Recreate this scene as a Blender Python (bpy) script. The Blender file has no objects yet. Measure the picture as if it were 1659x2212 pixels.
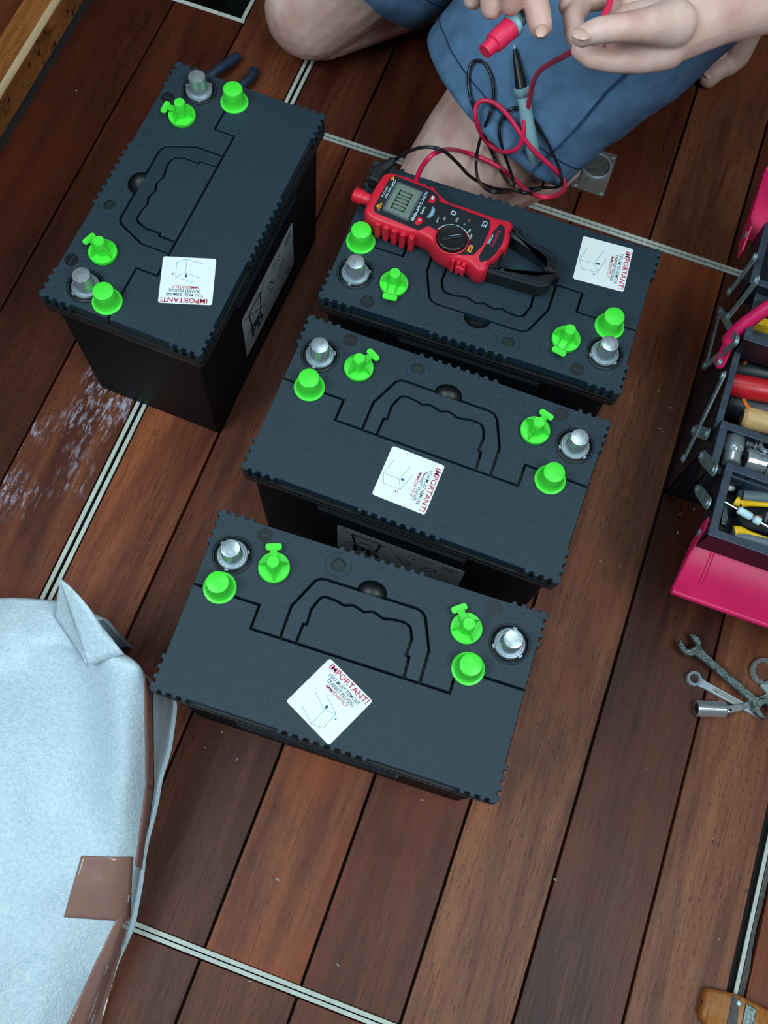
import bpy, bmesh, math, random
from mathutils import Vector, Matrix, noise
from mathutils.bvhtree import BVHTree
random.seed(11)
sc = bpy.context.scene
COL = sc.collection
PI = math.pi

# ---------------------------------------------------------------- camera
# world frame: X across the floor planks, Y along them, Z up, metres; the camera hangs over (0, 0)
CAM = Vector((0.0, 0.0, 1.1434))
RT = Vector((0.93972, 0.33858, 0.04783))
UP = Vector((-0.33521, 0.88457, 0.32429))
FW = Vector((-0.06749, 0.32078, -0.94475))
FPX = 2158.24
cd = bpy.data.cameras.new('camera'); co = bpy.data.objects.new('camera', cd); COL.objects.link(co)
cd.sensor_fit = 'VERTICAL'; cd.sensor_height = 36.0; cd.lens = FPX * 36.0 / 2212.0
cd.clip_start = 0.02
M = Matrix.Identity(4)
for i, v in enumerate((RT, UP, -FW)):
    v = v.normalized()
    for j in range(3): M[j][i] = v[j]
M.translation = CAM
co.matrix_world = M
sc.camera = co

def ray(px, py):
    return (FW + RT * ((px - 829.5) / FPX) - UP * ((py - 1106.0) / FPX)).normalized()
def at(px, py, z):
    """point of the place seen at pixel (px, py) when it lies at height z"""
    d = ray(px, py); return CAM + d * ((z - CAM.z) / d.z)
def atx(px, py, x):
    d = ray(px, py); return CAM + d * ((x - CAM.x) / d.x)

# ---------------------------------------------------------------- world, lights, exposure
w = bpy.data.worlds.new('world'); sc.world = w; w.use_nodes = True
wn = w.node_tree.nodes['Background']
wn.inputs[0].default_value = (0.55, 0.82, 1.0, 1); wn.inputs[1].default_value = 0.15
def area(name, loc, target, size, power, color, sy=None):
    l = bpy.data.lights.new(name, 'AREA'); l.energy = power; l.color = color
    l.shape = 'RECTANGLE'; l.size = size; l.size_y = sy or size
    o = bpy.data.objects.new(name, l); COL.objects.link(o); o.location = loc
    o.rotation_euler = (Vector(target) - Vector(loc)).to_track_quat('-Z', 'Y').to_euler()
    return o
# daylight through the cabin openings to the right and left of the photographer, and a small deck hatch overhead
area('cabin_opening_right', (1.10, -0.15, 2.0), (0.0, 0.65, 0.05), 1.1, 50, (0.76, 0.95, 1.0), 1.1)
area('cabin_opening_left', (-1.05, -0.45, 2.0), (-0.1, 0.55, 0.05), 1.0, 30, (0.72, 0.94, 1.0), 0.9)
area('deck_hatch', (0.0, 1.05, 2.4), (0.0, 0.8, 0.0), 0.7, 8, (0.74, 0.94, 1.0))
sc.view_settings.view_transform = 'Standard'
sc.view_settings.look = 'None'
sc.view_settings.gamma = 1.0
sc.view_settings.use_curve_mapping = False
sc.view_settings.exposure = 0.0

# ---------------------------------------------------------------- helpers: materials
def lin(c):
    return tuple(((v / 255.0) / 12.92 if v / 255.0 <= 0.04045 else ((v / 255.0 + 0.055) / 1.055) ** 2.4) for v in c)
MATS = {}
def mat(name, rgb, rough=0.5, metal=0.0, spec=0.5, var=0.12, vscale=40.0, bump=0.0, bscale=400.0, coat=0.0, sss=0.0, transm=0.0, alpha=1.0, rvar=0.0, stretch=None, objcol=False):
    """principled material with procedural colour variation, roughness variation and fine relief; rgb is sRGB 0..255"""
    m = bpy.data.materials.new(name); m.use_nodes = True; nt = m.node_tree; N = nt.nodes; L = nt.links
    b = N['Principled BSDF']; c = lin(rgb)
    tc = N.new('ShaderNodeTexCoord'); mp = N.new('ShaderNodeMapping'); L.new(tc.outputs['Object'], mp.inputs[0])
    if stretch: mp.inputs['Scale'].default_value = stretch
    nz = N.new('ShaderNodeTexNoise'); nz.inputs['Scale'].default_value = vscale; nz.inputs['Detail'].default_value = 5
    L.new(mp.outputs[0], nz.inputs['Vector'])
    rp = N.new('ShaderNodeValToRGB'); e = rp.color_ramp.elements
    e[0].position = 0.3; e[1].position = 0.7
    e[0].color = (*[v * (1 - var) for v in c], 1); e[1].color = (*[min(1, v * (1 + var)) for v in c], 1)
    L.new(nz.outputs['Fac'], rp.inputs[0]); L.new(rp.outputs[0], b.inputs['Base Color'])
    b.inputs['Roughness'].default_value = rough; b.inputs['Metallic'].default_value = metal
    b.inputs['Specular IOR Level'].default_value = spec
    if coat: b.inputs['Coat Weight'].default_value = coat; b.inputs['Coat Roughness'].default_value = 0.15
    if sss:
        b.inputs['Subsurface Weight'].default_value = sss; b.inputs['Subsurface Radius'].default_value = (0.01, 0.004, 0.002)
        b.inputs['Subsurface Scale'].default_value = 0.6
    if transm: b.inputs['Transmission Weight'].default_value = transm
    if alpha < 1: b.inputs['Alpha'].default_value = alpha
    if rvar:
        mr = N.new('ShaderNodeMapRange'); mr.inputs['To Min'].default_value = max(0.02, rough - rvar); mr.inputs['To Max'].default_value = rough + rvar
        L.new(nz.outputs['Fac'], mr.inputs['Value']); L.new(mr.outputs[0], b.inputs['Roughness'])
    if bump:
        n2 = N.new('ShaderNodeTexNoise'); n2.inputs['Scale'].default_value = bscale; n2.inputs['Detail'].default_value = 3
        L.new(mp.outputs[0], n2.inputs['Vector'])
        bp = N.new('ShaderNodeBump'); bp.inputs['Strength'].default_value = bump; bp.inputs['Distance'].default_value = 0.001
        L.new(n2.outputs['Fac'], bp.inputs['Height']); L.new(bp.outputs[0], b.inputs['Normal'])
    MATS[name] = m
    return m

def wood(name, dark, light, gloss=0.34, orange=None, scuff=None):
    """varnished hardwood, grain along object Y, tone multiplied by the object's own colour"""
    m = bpy.data.materials.new(name); m.use_nodes = True; nt = m.node_tree; N = nt.nodes; L = nt.links
    b = N['Principled BSDF']; b.inputs['Specular IOR Level'].default_value = 0.28
    tc = N.new('ShaderNodeTexCoord'); oi = N.new('ShaderNodeObjectInfo')
    off = N.new('ShaderNodeVectorMath'); off.operation = 'SCALE'; off.inputs[0].default_value = (7.3, 31.7, 3.1); L.new(oi.outputs['Random'], off.inputs['Scale'])
    add = N.new('ShaderNodeVectorMath'); L.new(tc.outputs['Object'], add.inputs[0]); L.new(off.outputs[0], add.inputs[1])
    def nz(scale, sx, sy, det=6, rough=0.6, dist=0.0):
        mp = N.new('ShaderNodeMapping'); mp.inputs['Scale'].default_value = (sx, sy, 1); L.new(add.outputs[0], mp.inputs[0])
        n = N.new('ShaderNodeTexNoise'); n.inputs['Scale'].default_value = scale; n.inputs['Detail'].default_value = det
        n.inputs['Roughness'].default_value = rough; n.inputs['Distortion'].default_value = dist
        L.new(mp.outputs[0], n.inputs['Vector']); return n
    g1 = nz(6.0, 6.0, 0.55, 7, 0.62, 0.6)          # broad figure
    g2 = nz(30.0, 14.0, 0.5, 5, 0.7)               # grain lines
    g3 = nz(70.0, 20.0, 1.1, 2, 0.5)               # pores
    g4 = nz(3.0, 1.0, 0.8, 4, 0.6)                 # blotches
    def mix(a, bb, fac, mode='MIX'):
        x = N.new('ShaderNodeMix'); x.data_type = 'RGBA'; x.blend_type = mode
        for s, v in ((6, a), (7, bb)):
            if isinstance(v, tuple): x.inputs[s].default_value = (*v, 1)
            else: L.new(v, x.inputs[s])
        if isinstance(fac, float): x.inputs[0].default_value = fac
        else: L.new(fac, x.inputs[0])
        return x.outputs[2]
    def ramp(n, p0, p1, c0=(0, 0, 0), c1=(1, 1, 1)):
        r = N.new('ShaderNodeValToRGB'); e = r.color_ramp.elements; e[0].position = p0; e[1].position = p1
        e[0].color = (*c0, 1); e[1].color = (*c1, 1); L.new(n.outputs['Fac'], r.inputs[0]); return r.outputs[0]
    d, l = lin(dark), lin(light)
    c = mix(d, l, ramp(g1, 0.34, 0.66))
    c = mix(c, tuple(v * 0.62 for v in d), ramp(g2, 0.52, 0.72))
    c = mix(c, tuple(v * 0.35 for v in d), ramp(g3, 0.60, 0.70))
    if orange: c = mix(c, lin(orange), ramp(g4, 0.52, 0.72))
    c = mix(c, oi.outputs['Color'], 1.0, 'MULTIPLY')
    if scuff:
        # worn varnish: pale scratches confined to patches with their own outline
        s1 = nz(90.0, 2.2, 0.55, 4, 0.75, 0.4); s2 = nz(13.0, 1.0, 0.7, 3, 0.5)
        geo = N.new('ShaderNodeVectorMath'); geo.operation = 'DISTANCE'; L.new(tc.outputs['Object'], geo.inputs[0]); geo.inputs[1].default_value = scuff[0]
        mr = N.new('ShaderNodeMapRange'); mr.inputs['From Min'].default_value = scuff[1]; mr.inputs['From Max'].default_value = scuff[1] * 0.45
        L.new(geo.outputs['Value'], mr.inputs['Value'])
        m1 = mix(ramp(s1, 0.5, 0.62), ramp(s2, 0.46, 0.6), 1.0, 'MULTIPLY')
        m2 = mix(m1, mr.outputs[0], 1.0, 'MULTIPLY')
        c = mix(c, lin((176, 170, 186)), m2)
    L.new(c, b.inputs['Base Color'])
    rr = N.new('ShaderNodeMapRange'); rr.inputs['To Min'].default_value = gloss - 0.08; rr.inputs['To Max'].default_value = gloss + 0.16
    L.new(g2.outputs['Fac'], rr.inputs['Value']); L.new(rr.outputs[0], b.inputs['Roughness'])
    bp = N.new('ShaderNodeBump'); bp.inputs['Strength'].default_value = 0.25; bp.inputs['Distance'].default_value = 0.0006
    L.new(g2.outputs['Fac'], bp.inputs['Height']); L.new(bp.outputs[0], b.inputs['Normal'])
    MATS[name] = m
    return m

# ---------------------------------------------------------------- helpers: meshes and objects
class MB:
    """collects shapes for one mesh"""
    def __init__(s): s.v = []; s.f = []
    def add(s, vs, fs):
        o = len(s.v); s.v += [tuple(p) for p in vs]; s.f += [tuple(i + o for i in f) for f in fs]; return s
    def box(s, x0, x1, y0, y1, z0, z1):
        return s.add([(x0, y0, z0), (x1, y0, z0), (x1, y1, z0), (x0, y1, z0), (x0, y0, z1), (x1, y0, z1), (x1, y1, z1), (x0, y1, z1)],
                     [(3, 2, 1, 0), (4, 5, 6, 7), (0, 1, 5, 4), (1, 2, 6, 5), (2, 3, 7, 6), (3, 0, 4, 7)])
    def prism(s, poly, z0, z1, inset=0.0, chamfer=0.0):
        """extruded polygon (counter-clockwise), optionally with a chamfered top edge"""
        if area2(poly) < 0: poly = poly[::-1]
        n = len(poly)
        rings = [[(p[0], p[1], z0) for p in (offset(poly, -inset) if inset else poly)]]
        if chamfer:
            rings.append([(p[0], p[1], z1 - chamfer) for p in poly])
            rings.append([(p[0], p[1], z1) for p in offset(poly, -chamfer)])
        else: rings.append([(p[0], p[1], z1) for p in poly])
        return s.rings(rings, True, True)
    def rings(s, rings, cap0=False, cap1=False, closed=True):
        n = len(rings[0]); o = len(s.v); s.v += [tuple(p) for r in rings for p in r]
        for k in range(len(rings) - 1):
            for i in range(n if closed else n - 1):
                j = (i + 1) % n
                s.f.append((o + k * n + i, o + k * n + j, o + (k + 1) * n + j, o + (k + 1) * n + i))
        if cap0: s.f.append(tuple(o + i for i in range(n))[::-1])
        if cap1: s.f.append(tuple(o + (len(rings) - 1) * n + i for i in range(n)))
        return s
    def lathe(s, prof, n=32, c=(0, 0, 0), cap0=True, cap1=True):
        """profile [(r, z)...] turned about the vertical axis through c"""
        return s.rings([[(c[0] + r * math.cos(2 * PI * i / n), c[1] + r * math.sin(2 * PI * i / n), c[2] + z) for i in range(n)] for r, z in prof], cap0, cap1)
    def tube(s, pts, r, n=8, caps=True):
        pts = [Vector(p) for p in pts]; rings = []; prev = None
        for i, p in enumerate(pts):
            t = (pts[min(i + 1, len(pts) - 1)] - pts[max(i - 1, 0)])
            if t.length < 1e-9: t = Vector((0, 0, 1))
            t.normalize()
            if prev is None:
                a = Vector((0, 0, 1)) if abs(t.z) < 0.9 else Vector((1, 0, 0))
                u = t.cross(a).normalized()
            else:
                u = prev - t * prev.dot(t)
                u = u.normalized() if u.length > 1e-6 else t.cross(Vector((0.3, 0.5, 0.8))).normalized()
            prev = u; v = t.cross(u); rr = r[i] if isinstance(r, (list, tuple)) else r
            rings.append([p + (u * math.cos(2 * PI * k / n) + v * math.sin(2 * PI * k / n)) * rr for k in range(n)])
        return s.rings(rings, caps, caps)
    def bar(s, a, b, wid, th, up=(0, 0, 1), rnd=6):
        """flat bar with rounded ends from a to b; up = direction of its flat face"""
        a, b, up = Vector(a), Vector(b), Vector(up); d = (b - a); L = d.length; d.normalize()
        sd = up.cross(d).normalized(); nn = d.cross(sd).normalized(); out = []
        for k in range(rnd + 1):
            an = PI / 2 + PI * k / rnd; out.append((math.cos(an) * wid / 2, math.sin(an) * wid / 2))
        for k in range(rnd + 1):
            an = -PI / 2 + PI * k / rnd; out.append((L + math.cos(an) * wid / 2, math.sin(an) * wid / 2))
        r0 = [a + d * x + sd * y - nn * th / 2 for x, y in out]; r1 = [a + d * x + sd * y + nn * th / 2 for x, y in out]
        return s.rings([r0, r1], True, True)
    def xform(s, mtx):
        s.v = [tuple(mtx @ Vector(p)) for p in s.v]; return s
    def mesh(s, name, m=None, smooth=False, angle=35):
        me = bpy.data.meshes.new(name); me.from_pydata(s.v, [], s.f)
        bm = bmesh.new(); bm.from_mesh(me); bmesh.ops.recalc_face_normals(bm, faces=bm.faces); bm.to_mesh(me); bm.free()
        if m: me.materials.append(m)
        if smooth:
            me.polygons.foreach_set('use_smooth', [True] * len(me.polygons))
            if angle < 180: me.set_sharp_from_angle(angle=math.radians(angle))
        me.update(); return me
    def build(s, name, m, parent=None, smooth=False, bevel=0.0, angle=35, loc=None, seg=2):
        o = link(name, s.mesh(name, m, smooth, angle), parent, loc)
        if bevel:
            md = o.modifiers.new('bevel', 'BEVEL'); md.width = bevel; md.segments = seg; md.limit_method = 'ANGLE'; md.angle_limit = math.radians(40)
            md.harden_normals = False
        return o
def link(name, data, parent=None, loc=None):
    o = bpy.data.objects.new(name, data); COL.objects.link(o)
    if parent: o.parent = parent
    if loc: o.location = loc
    return o
def area2(p): return sum(p[i][0] * p[(i + 1) % len(p)][1] - p[(i + 1) % len(p)][0] * p[i][1] for i in range(len(p)))
def offset(poly, d):
    """move every edge of a closed counter-clockwise polygon outward by d"""
    n = len(poly); out = []
    for i in range(n):
        a, b, c = Vector(poly[i - 1][:2]), Vector(poly[i][:2]), Vector(poly[(i + 1) % n][:2])
        e1 = (b - a); e2 = (c - b)
        if e1.length < 1e-9 or e2.length < 1e-9: out.append(tuple(b)); continue
        e1.normalize(); e2.normalize(); n1 = Vector((e1.y, -e1.x)); n2 = Vector((e2.y, -e2.x)); m = n1 + n2
        if m.length < 1e-6: out.append(tuple(b + n1 * d)); continue
        m.normalize(); k = d / max(0.35, m.dot(n1)); out.append(tuple(b + m * k))
    return out
def roundpoly(poly, r, n=4):
    out = []; N_ = len(poly)
    for i in range(N_):
        a, b, c = Vector(poly[i - 1]), Vector(poly[i]), Vector(poly[(i + 1) % N_])
        u = (a - b); v = (c - b); rr = min(r, u.length * 0.45, v.length * 0.45); u.normalize(); v.normalize()
        p0, p2 = b + u * rr, b + v * rr
        for k in range(n + 1):
            t = k / n; out.append(tuple(p0 * (1 - t) ** 2 + b * 2 * t * (1 - t) + p2 * t * t))
    return out
def circ(r, n=24, c=(0, 0), a0=0.0, a1=2 * PI, end=False):
    return [(c[0] + r * math.cos(a0 + (a1 - a0) * i / n), c[1] + r * math.sin(a0 + (a1 - a0) * i / n)) for i in range(n + (1 if end else 0))]
def spline(pts, sub=8, closed=False):
    """Catmull-Rom through the points"""
    P = [Vector(p) for p in pts]; out = []
    n = len(P)
    for i in range(n - 1):
        p0 = P[max(i - 1, 0)]; p1 = P[i]; p2 = P[i + 1]; p3 = P[min(i + 2, n - 1)]
        for k in range(sub):
            t = k / sub
            out.append(0.5 * ((2 * p1) + (p2 - p0) * t + (2 * p0 - 5 * p1 + 4 * p2 - p3) * t * t + (3 * p1 - p0 - 3 * p2 + p3) * t ** 3))
    out.append(P[-1]); return out
def empty(name, loc=(0, 0, 0), rz=0.0):
    o = bpy.data.objects.new(name, None); COL.objects.link(o); o.location = loc; o.rotation_euler = (0, 0, rz)
    o.empty_display_size = 0.02; return o
def tag(o, label, cat, group=None):
    o['label'] = label; o['category'] = cat
    if group: o['group'] = group
    return o
def struct(o): o['kind'] = 'structure'; return o
def applied(o):
    """replace an object's mesh by its evaluated one and drop the modifiers"""
    dg = bpy.context.evaluated_depsgraph_get(); me = bpy.data.meshes.new_from_object(o.evaluated_get(dg))
    o.modifiers.clear(); o.data = me; return o
def textmesh(s, size, m, extrude=0.0, bold=0.0, align='LEFT', sx=1.0):
    cu = bpy.data.curves.new('t', 'FONT'); cu.body = s; cu.size = size; cu.extrude = extrude; cu.offset = bold; cu.align_x = align
    cu.resolution_u = 2
    o = bpy.data.objects.new('t', cu); COL.objects.link(o)
    dg = bpy.context.evaluated_depsgraph_get(); dg.update()
    me = bpy.data.meshes.new_from_object(o.evaluated_get(dg))
    bpy.data.objects.remove(o); bpy.data.curves.remove(cu)
    if sx != 1.0:
        for v in me.vertices: v.co.x *= sx
    me.materials.clear(); me.materials.append(m); return me
def text(name, s, size, m, parent, loc, rz=0.0, extrude=0.0, bold=0.0, align='LEFT', sx=1.0):
    o = link(name, textmesh(s, size, m, extrude, bold, align, sx), parent, loc); o.rotation_euler = (0, 0, rz); return o
def copy_tree(o, parent=None):
    c = o.copy(); COL.objects.link(c); c.parent = parent
    for ch in o.children: copy_tree(ch, c)
    return c
# ================================================================ setting
M_wood = wood('varnished_plank', (86, 42, 28), (132, 78, 50), 0.40, orange=(144, 70, 32))
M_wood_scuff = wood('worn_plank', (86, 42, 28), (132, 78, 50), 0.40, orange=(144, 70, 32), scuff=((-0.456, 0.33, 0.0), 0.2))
M_sill = wood('orange_sill', (120, 66, 30), (176, 112, 62), 0.3, orange=(160, 88, 40))
mat('subfloor', (14, 10, 9), 0.8)
mat('inlay', (196, 200, 190), 0.5, var=0.12, vscale=90, bump=0.2, bscale=300)
mat('hatch_dark', (10, 10, 11), 0.9)
mat('steel_plate', (150, 148, 144), 0.4, metal=0.55, rvar=0.12, vscale=60)
mat('steel_bright', (200, 212, 220), 0.26, metal=0.65, rvar=0.08)
mat('rubber_black', (22, 22, 23), 0.6)
mat('worn_grey', (84, 82, 80), 0.8, var=0.4, vscale=120, bump=0.6, bscale=200)

floor = MB()
HX0, HX1, HY0, HY1 = -0.76, -0.527, 1.026, 1.6           # open hatch well
floor.box(-0.765, HX0, -0.75, 1.6, -0.04, -0.008)
floor.box(HX0, HX1, -0.75, HY0, -0.04, -0.008)
floor.box(HX1, 0.95, -0.75, 1.6, -0.04, -0.008)
floor = struct(floor.build('floor', MATS['subfloor']))
G = 0.0015
def plank(x0, x1, y0, y1, rgb, m=None, dz=0.0):
    b = MB().box(x0 + G, x1 - G, y0, y1, -0.012, dz)
    o = b.build('plank', m or M_wood, floor, bevel=0.0008)
    o.color = (*[c for c in rgb], 1.0); return o
# tone of each board: one colour factor per board, measured board by board
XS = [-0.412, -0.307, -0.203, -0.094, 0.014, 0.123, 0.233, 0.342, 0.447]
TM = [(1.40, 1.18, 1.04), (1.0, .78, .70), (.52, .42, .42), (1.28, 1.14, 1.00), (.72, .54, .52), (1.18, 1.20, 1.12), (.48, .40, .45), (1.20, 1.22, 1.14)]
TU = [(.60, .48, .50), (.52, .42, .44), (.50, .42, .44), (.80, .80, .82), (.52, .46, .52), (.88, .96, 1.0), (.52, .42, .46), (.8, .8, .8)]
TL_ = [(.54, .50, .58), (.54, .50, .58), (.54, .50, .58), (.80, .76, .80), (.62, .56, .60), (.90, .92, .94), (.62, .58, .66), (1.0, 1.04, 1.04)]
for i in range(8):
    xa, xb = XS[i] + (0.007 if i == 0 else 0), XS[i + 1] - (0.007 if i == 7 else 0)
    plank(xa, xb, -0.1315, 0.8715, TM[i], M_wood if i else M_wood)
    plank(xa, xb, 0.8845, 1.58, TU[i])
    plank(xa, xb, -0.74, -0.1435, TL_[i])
plank(-0.743, -0.632, -0.74, 1.018, (.28, .19, .165)); plank(-0.632, -0.525, -0.74, 1.018, (.36, .26, .24))  # dark left boards, toned down further to paint in the shade there
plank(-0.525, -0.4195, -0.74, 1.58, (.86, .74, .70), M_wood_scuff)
plank(0.458, 0.556, -0.74, 1.58, (.80, .62, .56)); plank(0.556, 0.665, -0.74, 1.58, (.8, .7, .66)); plank(0.665, 0.775, -0.74, 1.58, (.7, .6, .56)); plank(0.775, 0.885, -0.74, 1.58, (.8, .7, .66))
def strip(x0, x1, y0, y1): MB().box(x0, x1, y0, y1, -0.0016, 0.0004).build('inlay_strip', MATS['inlay'], floor, bevel=0.0005)
strip(-0.4188, -0.4139, -0.74, 1.58); strip(-0.4102, -0.4052, -0.74, 1.58)          # long seam between two hatch panels
strip(-0.4052, 0.447, 0.8724, 0.8770); strip(-0.4052, 0.447, 0.8785, 0.8832)         # cross seam behind the batteries
strip(-0.4052, 0.4405, -0.1422, -0.1378); strip(-0.4052, 0.4405, -0.1366, -0.1320)   # cross seam in the foreground
strip(0.4458, 0.4502, -0.74, 1.58)                                                   # single strip at the right
strip(HX0 - 0.0, -0.5246, 1.0185, 1.0245); strip(-0.5310, -0.5255, 1.0245, 1.58)     # trim of the open hatch
# worn black filler beside the right-hand strip
wv = []; 
for k in range(30):
    y = -0.2 + k * 0.022; wv.append((0.4512, y)); 
wr = [(0.4545 + 0.0045 * noise.noise((y * 21, 3.3, 0)) + 0.002, y) for _, y in wv]
MB().prism(wv + wr[::-1], -0.011, -0.0003).build('worn_filler', MATS['worn_grey'], floor)
# dark well under the open hatch
hw = MB()
hw.box(HX0, HX1, HY0, HY1, -0.42, -0.40); hw.box(HX0 - .01, HX0, HY0, HY1, -0.4, -0.012); hw.box(HX1, HX1 + .01, HY0, HY1, -0.4, -0.012); hw.box(HX0, HX1, HY0 - .01, HY0, -0.4, -0.012)
hw.build('hatch_well', MATS['hatch_dark'], floor)
# small pale crumbs lying on the boards
cr = MB()
for px, py in [(480, 1580), (442, 1615), (512, 1640), (1297, 1210), (1340, 1222), (1275, 1292), (1425, 925), (1432, 932), (1450, 880), (1424, 845), (1490, 1480), (1300, 1255), (985, 1655 + 74), (912, 1728), (1465, 1150), (1470, 1110), (1500, 1100), (322, 1172), (600, 1900), (730, 2085), (1262, 1245), (1395, 1660), (1540, 1810), (1555, 2030), (1200, 1900), (1010, 2010), (300, 380), (165, 195), (540, 2120), (350, 1265)]:
    p = at(px, py, 0.001); a = random.random() * PI; l_ = random.uniform(.0012, .003); c, s_ = math.cos(a) * l_, math.sin(a) * l_
    cr.add([(p.x - c, p.y - s_, 0.0001), (p.x + s_ * .4, p.y - c * .4, 0.0001), (p.x + c, p.y + s_, 0.0001), (p.x - s_ * .4, p.y + c * .4, .0001), (p.x, p.y, .0016)], [(0, 1, 4), (1, 2, 4), (2, 3, 4), (3, 0, 4), (3, 2, 1, 0)])
mat('crumb', (200, 196, 188), 0.7)
crumbs = cr.build('crumbs', MATS['crumb'], floor); crumbs['kind'] = 'stuff'

# raised sill along the left side, rounded top edge, and the boarding above it
prof = [(-0.7575, -0.01), (-0.7575, 0.030)] + [(-0.7675 + 0.010 * math.cos(a), 0.032 + 0.010 * math.sin(a)) for a in [k * PI / 16 for k in range(9)]] + [(-0.80, 0.042), (-0.80, -0.01)]
b = MB(); b.rings([[(x, y, z) for x, z in prof] for y in (-0.74, 1.58)], True, True)
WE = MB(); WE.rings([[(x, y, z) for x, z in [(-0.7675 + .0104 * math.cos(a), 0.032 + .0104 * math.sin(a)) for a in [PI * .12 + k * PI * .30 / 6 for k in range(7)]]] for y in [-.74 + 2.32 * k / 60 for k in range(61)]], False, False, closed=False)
sill = struct(b.build('trim_1', M_sill, smooth=True, angle=50)); sill.color = (1, 1, 1, 1)
mat('worn_highlight_edge', (186, 158, 122), .5, var=.35, vscale=30, stretch=(1, .15, 1)); WE.build('worn_highlight_edge', MATS['worn_highlight_edge'], sill, True)  # pale strip paints in the edge's highlight together with its wear
b = MB(); b.box(-1.25, -0.8005, -0.74, 1.58, -0.01, 0.0415)
brd = struct(b.build('trim_2', M_wood, bevel=0.001)); brd.color = (.62, .44, .38, 1)

# flush ring-pull latch let into the floor behind the batteries
lp = empty('floor_latch', (0.021, 0.962, 0.0)); tag(lp, 'square steel flush ring-pull latch screwed into the floor beside the knee', 'latch')
plate = MB().prism(roundpoly([(-.0225, -.036), (.0245, -.036), (.0245, .037), (-.0225, .037)], .002), -0.006, 0.0018).build('plate', MATS['steel_plate'], lp, bevel=.0004)
MB().lathe([(.0215, .0019), (.0195, .0024), (.0175, .0019), (.016, .0012)], 32, (.001, .008, 0), True, False).build('cup', MATS['worn_grey'], lp, True)
rg = MB(); rg.tube([(.001 + .0205 * math.cos(a), .008 + .0205 * math.sin(a), .0036) for a in [k * 2 * PI / 32 for k in range(33)]], .0022, 8); rg.build('ring', MATS['steel_bright'], lp, True)
MB().box(-.014, -.002, -.030, -.006, .0018, .0042).build('latch_tongue', MATS['steel_plate'], lp, bevel=.0006)
for x, y in ((-.0175, -.031), (.0195, -.031), (.0195, .032), (-.0175, .032)):
    sw = MB().lathe([(.0034, .0018), (.0034, .0028), (.0022, .0034)], 12, (x, y, 0)).build('screw', MATS['steel_bright'], lp, True)
    MB().box(x - .003, x + .003, y - .0004, y + .0004, .0032, .0036).build('screw_slot', MATS['hatch_dark'], sw)
# cabin sides standing out of the picture
b = MB(); b.box(-1.28, -1.25, -0.74, 1.62, 0, 1.7); o = struct(b.build('wall_left', M_wood)); o.color = (.9, .75, .65, 1)
b = MB(); b.box(-1.25, 0.95, 1.585, 1.62, -0.01, 1.7); o = struct(b.build('wall_back', M_wood)); o.color = (.9, .75, .65, 1)
b = MB(); b.box(0.95, 0.98, -0.74, 1.62, -0.01, 1.7); o = struct(b.build('wall_right', M_wood)); o.color = (.9, .75, .65, 1)
# ================================================================ batteries
mat('lid_plastic', (27, 49, 61), 0.48, spec=0.5, var=0.2, vscale=420, bump=0.6, bscale=1300, rvar=0.06)
mat('handle_plastic', (25, 46, 58), 0.5, spec=0.5, var=0.1, vscale=40, bump=0.2, bscale=900)
mat('case_plastic', (7, 12, 20), 0.55, spec=0.2, var=0.12, vscale=30, bump=0.15, bscale=700)
mat('seal_plastic', (14, 16, 19), 0.45)
mat('lead_metal', (196, 206, 212), 0.30, metal=0.75, var=0.1, rvar=0.12, vscale=160, bump=0.15, bscale=250)
mat('lead_dull', (158, 172, 180), 0.42, metal=0.6, var=0.12, vscale=200)
mat('green_plastic', (78, 238, 66), 0.38, var=0.04, spec=0.5, sss=0.25)
mat('eye_lens', (30, 46, 42), 0.4, spec=0.3)
mat('eye_green', (40, 150, 60), 0.3)
mat('sticker_white', (242, 248, 246), 0.45, var=0.01)
mat('print_red', (196, 38, 84), 0.5)
mat('print_blue', (44, 84, 116), 0.5)
mat('print_line', (110, 170, 170), 0.5)
mat('label_silver', (146, 152, 158), 0.5, var=0.05)
mat('print_black', (16, 17, 19), 0.55)
BH, BL2, BW2 = 0.2281, 0.165, 0.092
RD = 0.0030      # tooth depth

def side_offsets(half, mids):
    """(position, inset) breakpoints along one side from -half to +half: teeth flush (0), gaps inset"""
    tips = []
    for k in range(3): tips.append((half - 0.0165 - k * 0.0095, half - 0.0125 - k * 0.0095))
    tips = [(-b, -a) for a, b in tips] + tips
    if mids: tips += [(-0.040 + k * 0.0100 - 0.002, -0.040 + k * 0.0100 + 0.002) for k in range(9)]
    tips.sort(); out = [(-half + 0.0075, 0.0), (-half + 0.0085, RD)]
    for a, b in tips: out += [(a - 0.0008, RD), (a + 0.0003, 0.0), (b - 0.0003, 0.0), (b + 0.0008, RD)]
    out += [(half - 0.0085, RD), (half - 0.0075, 0.0)]
    return out
def lid_outline():
    pts = []
    r = 0.0045
    def corner(cx, cy, a0):
        return [(cx + r * math.cos(a0 + PI / 2 * k / 5), cy + r * math.sin(a0 + PI / 2 * k / 5)) for k in range(6)]
    for p, d in side_offsets(BL2, True): pts.append((p, -BW2 + d))
    pts += corner(BL2 - r, -BW2 + r, -PI / 2)
    for p, d in side_offsets(BW2, False): pts.append((BL2 - d, p))
    pts += corner(BL2 - r, BW2 - r, 0)
    for p, d in side_offsets(BL2, True): pts.append((-p, BW2 - d))
    pts += corner(-BL2 + r, BW2 - r, PI / 2)
    for p, d in side_offsets(BW2, False): pts.append((-BL2 + d, -p))
    pts += corner(-BL2 + r, -BW2 + r, PI)
    return pts
OUT = lid_outline()
g = 0.0011
low = [p for p in OUT if p[1] < 0.0126]; hi = [p for p in OUT if p[1] > 0.0144]
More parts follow.
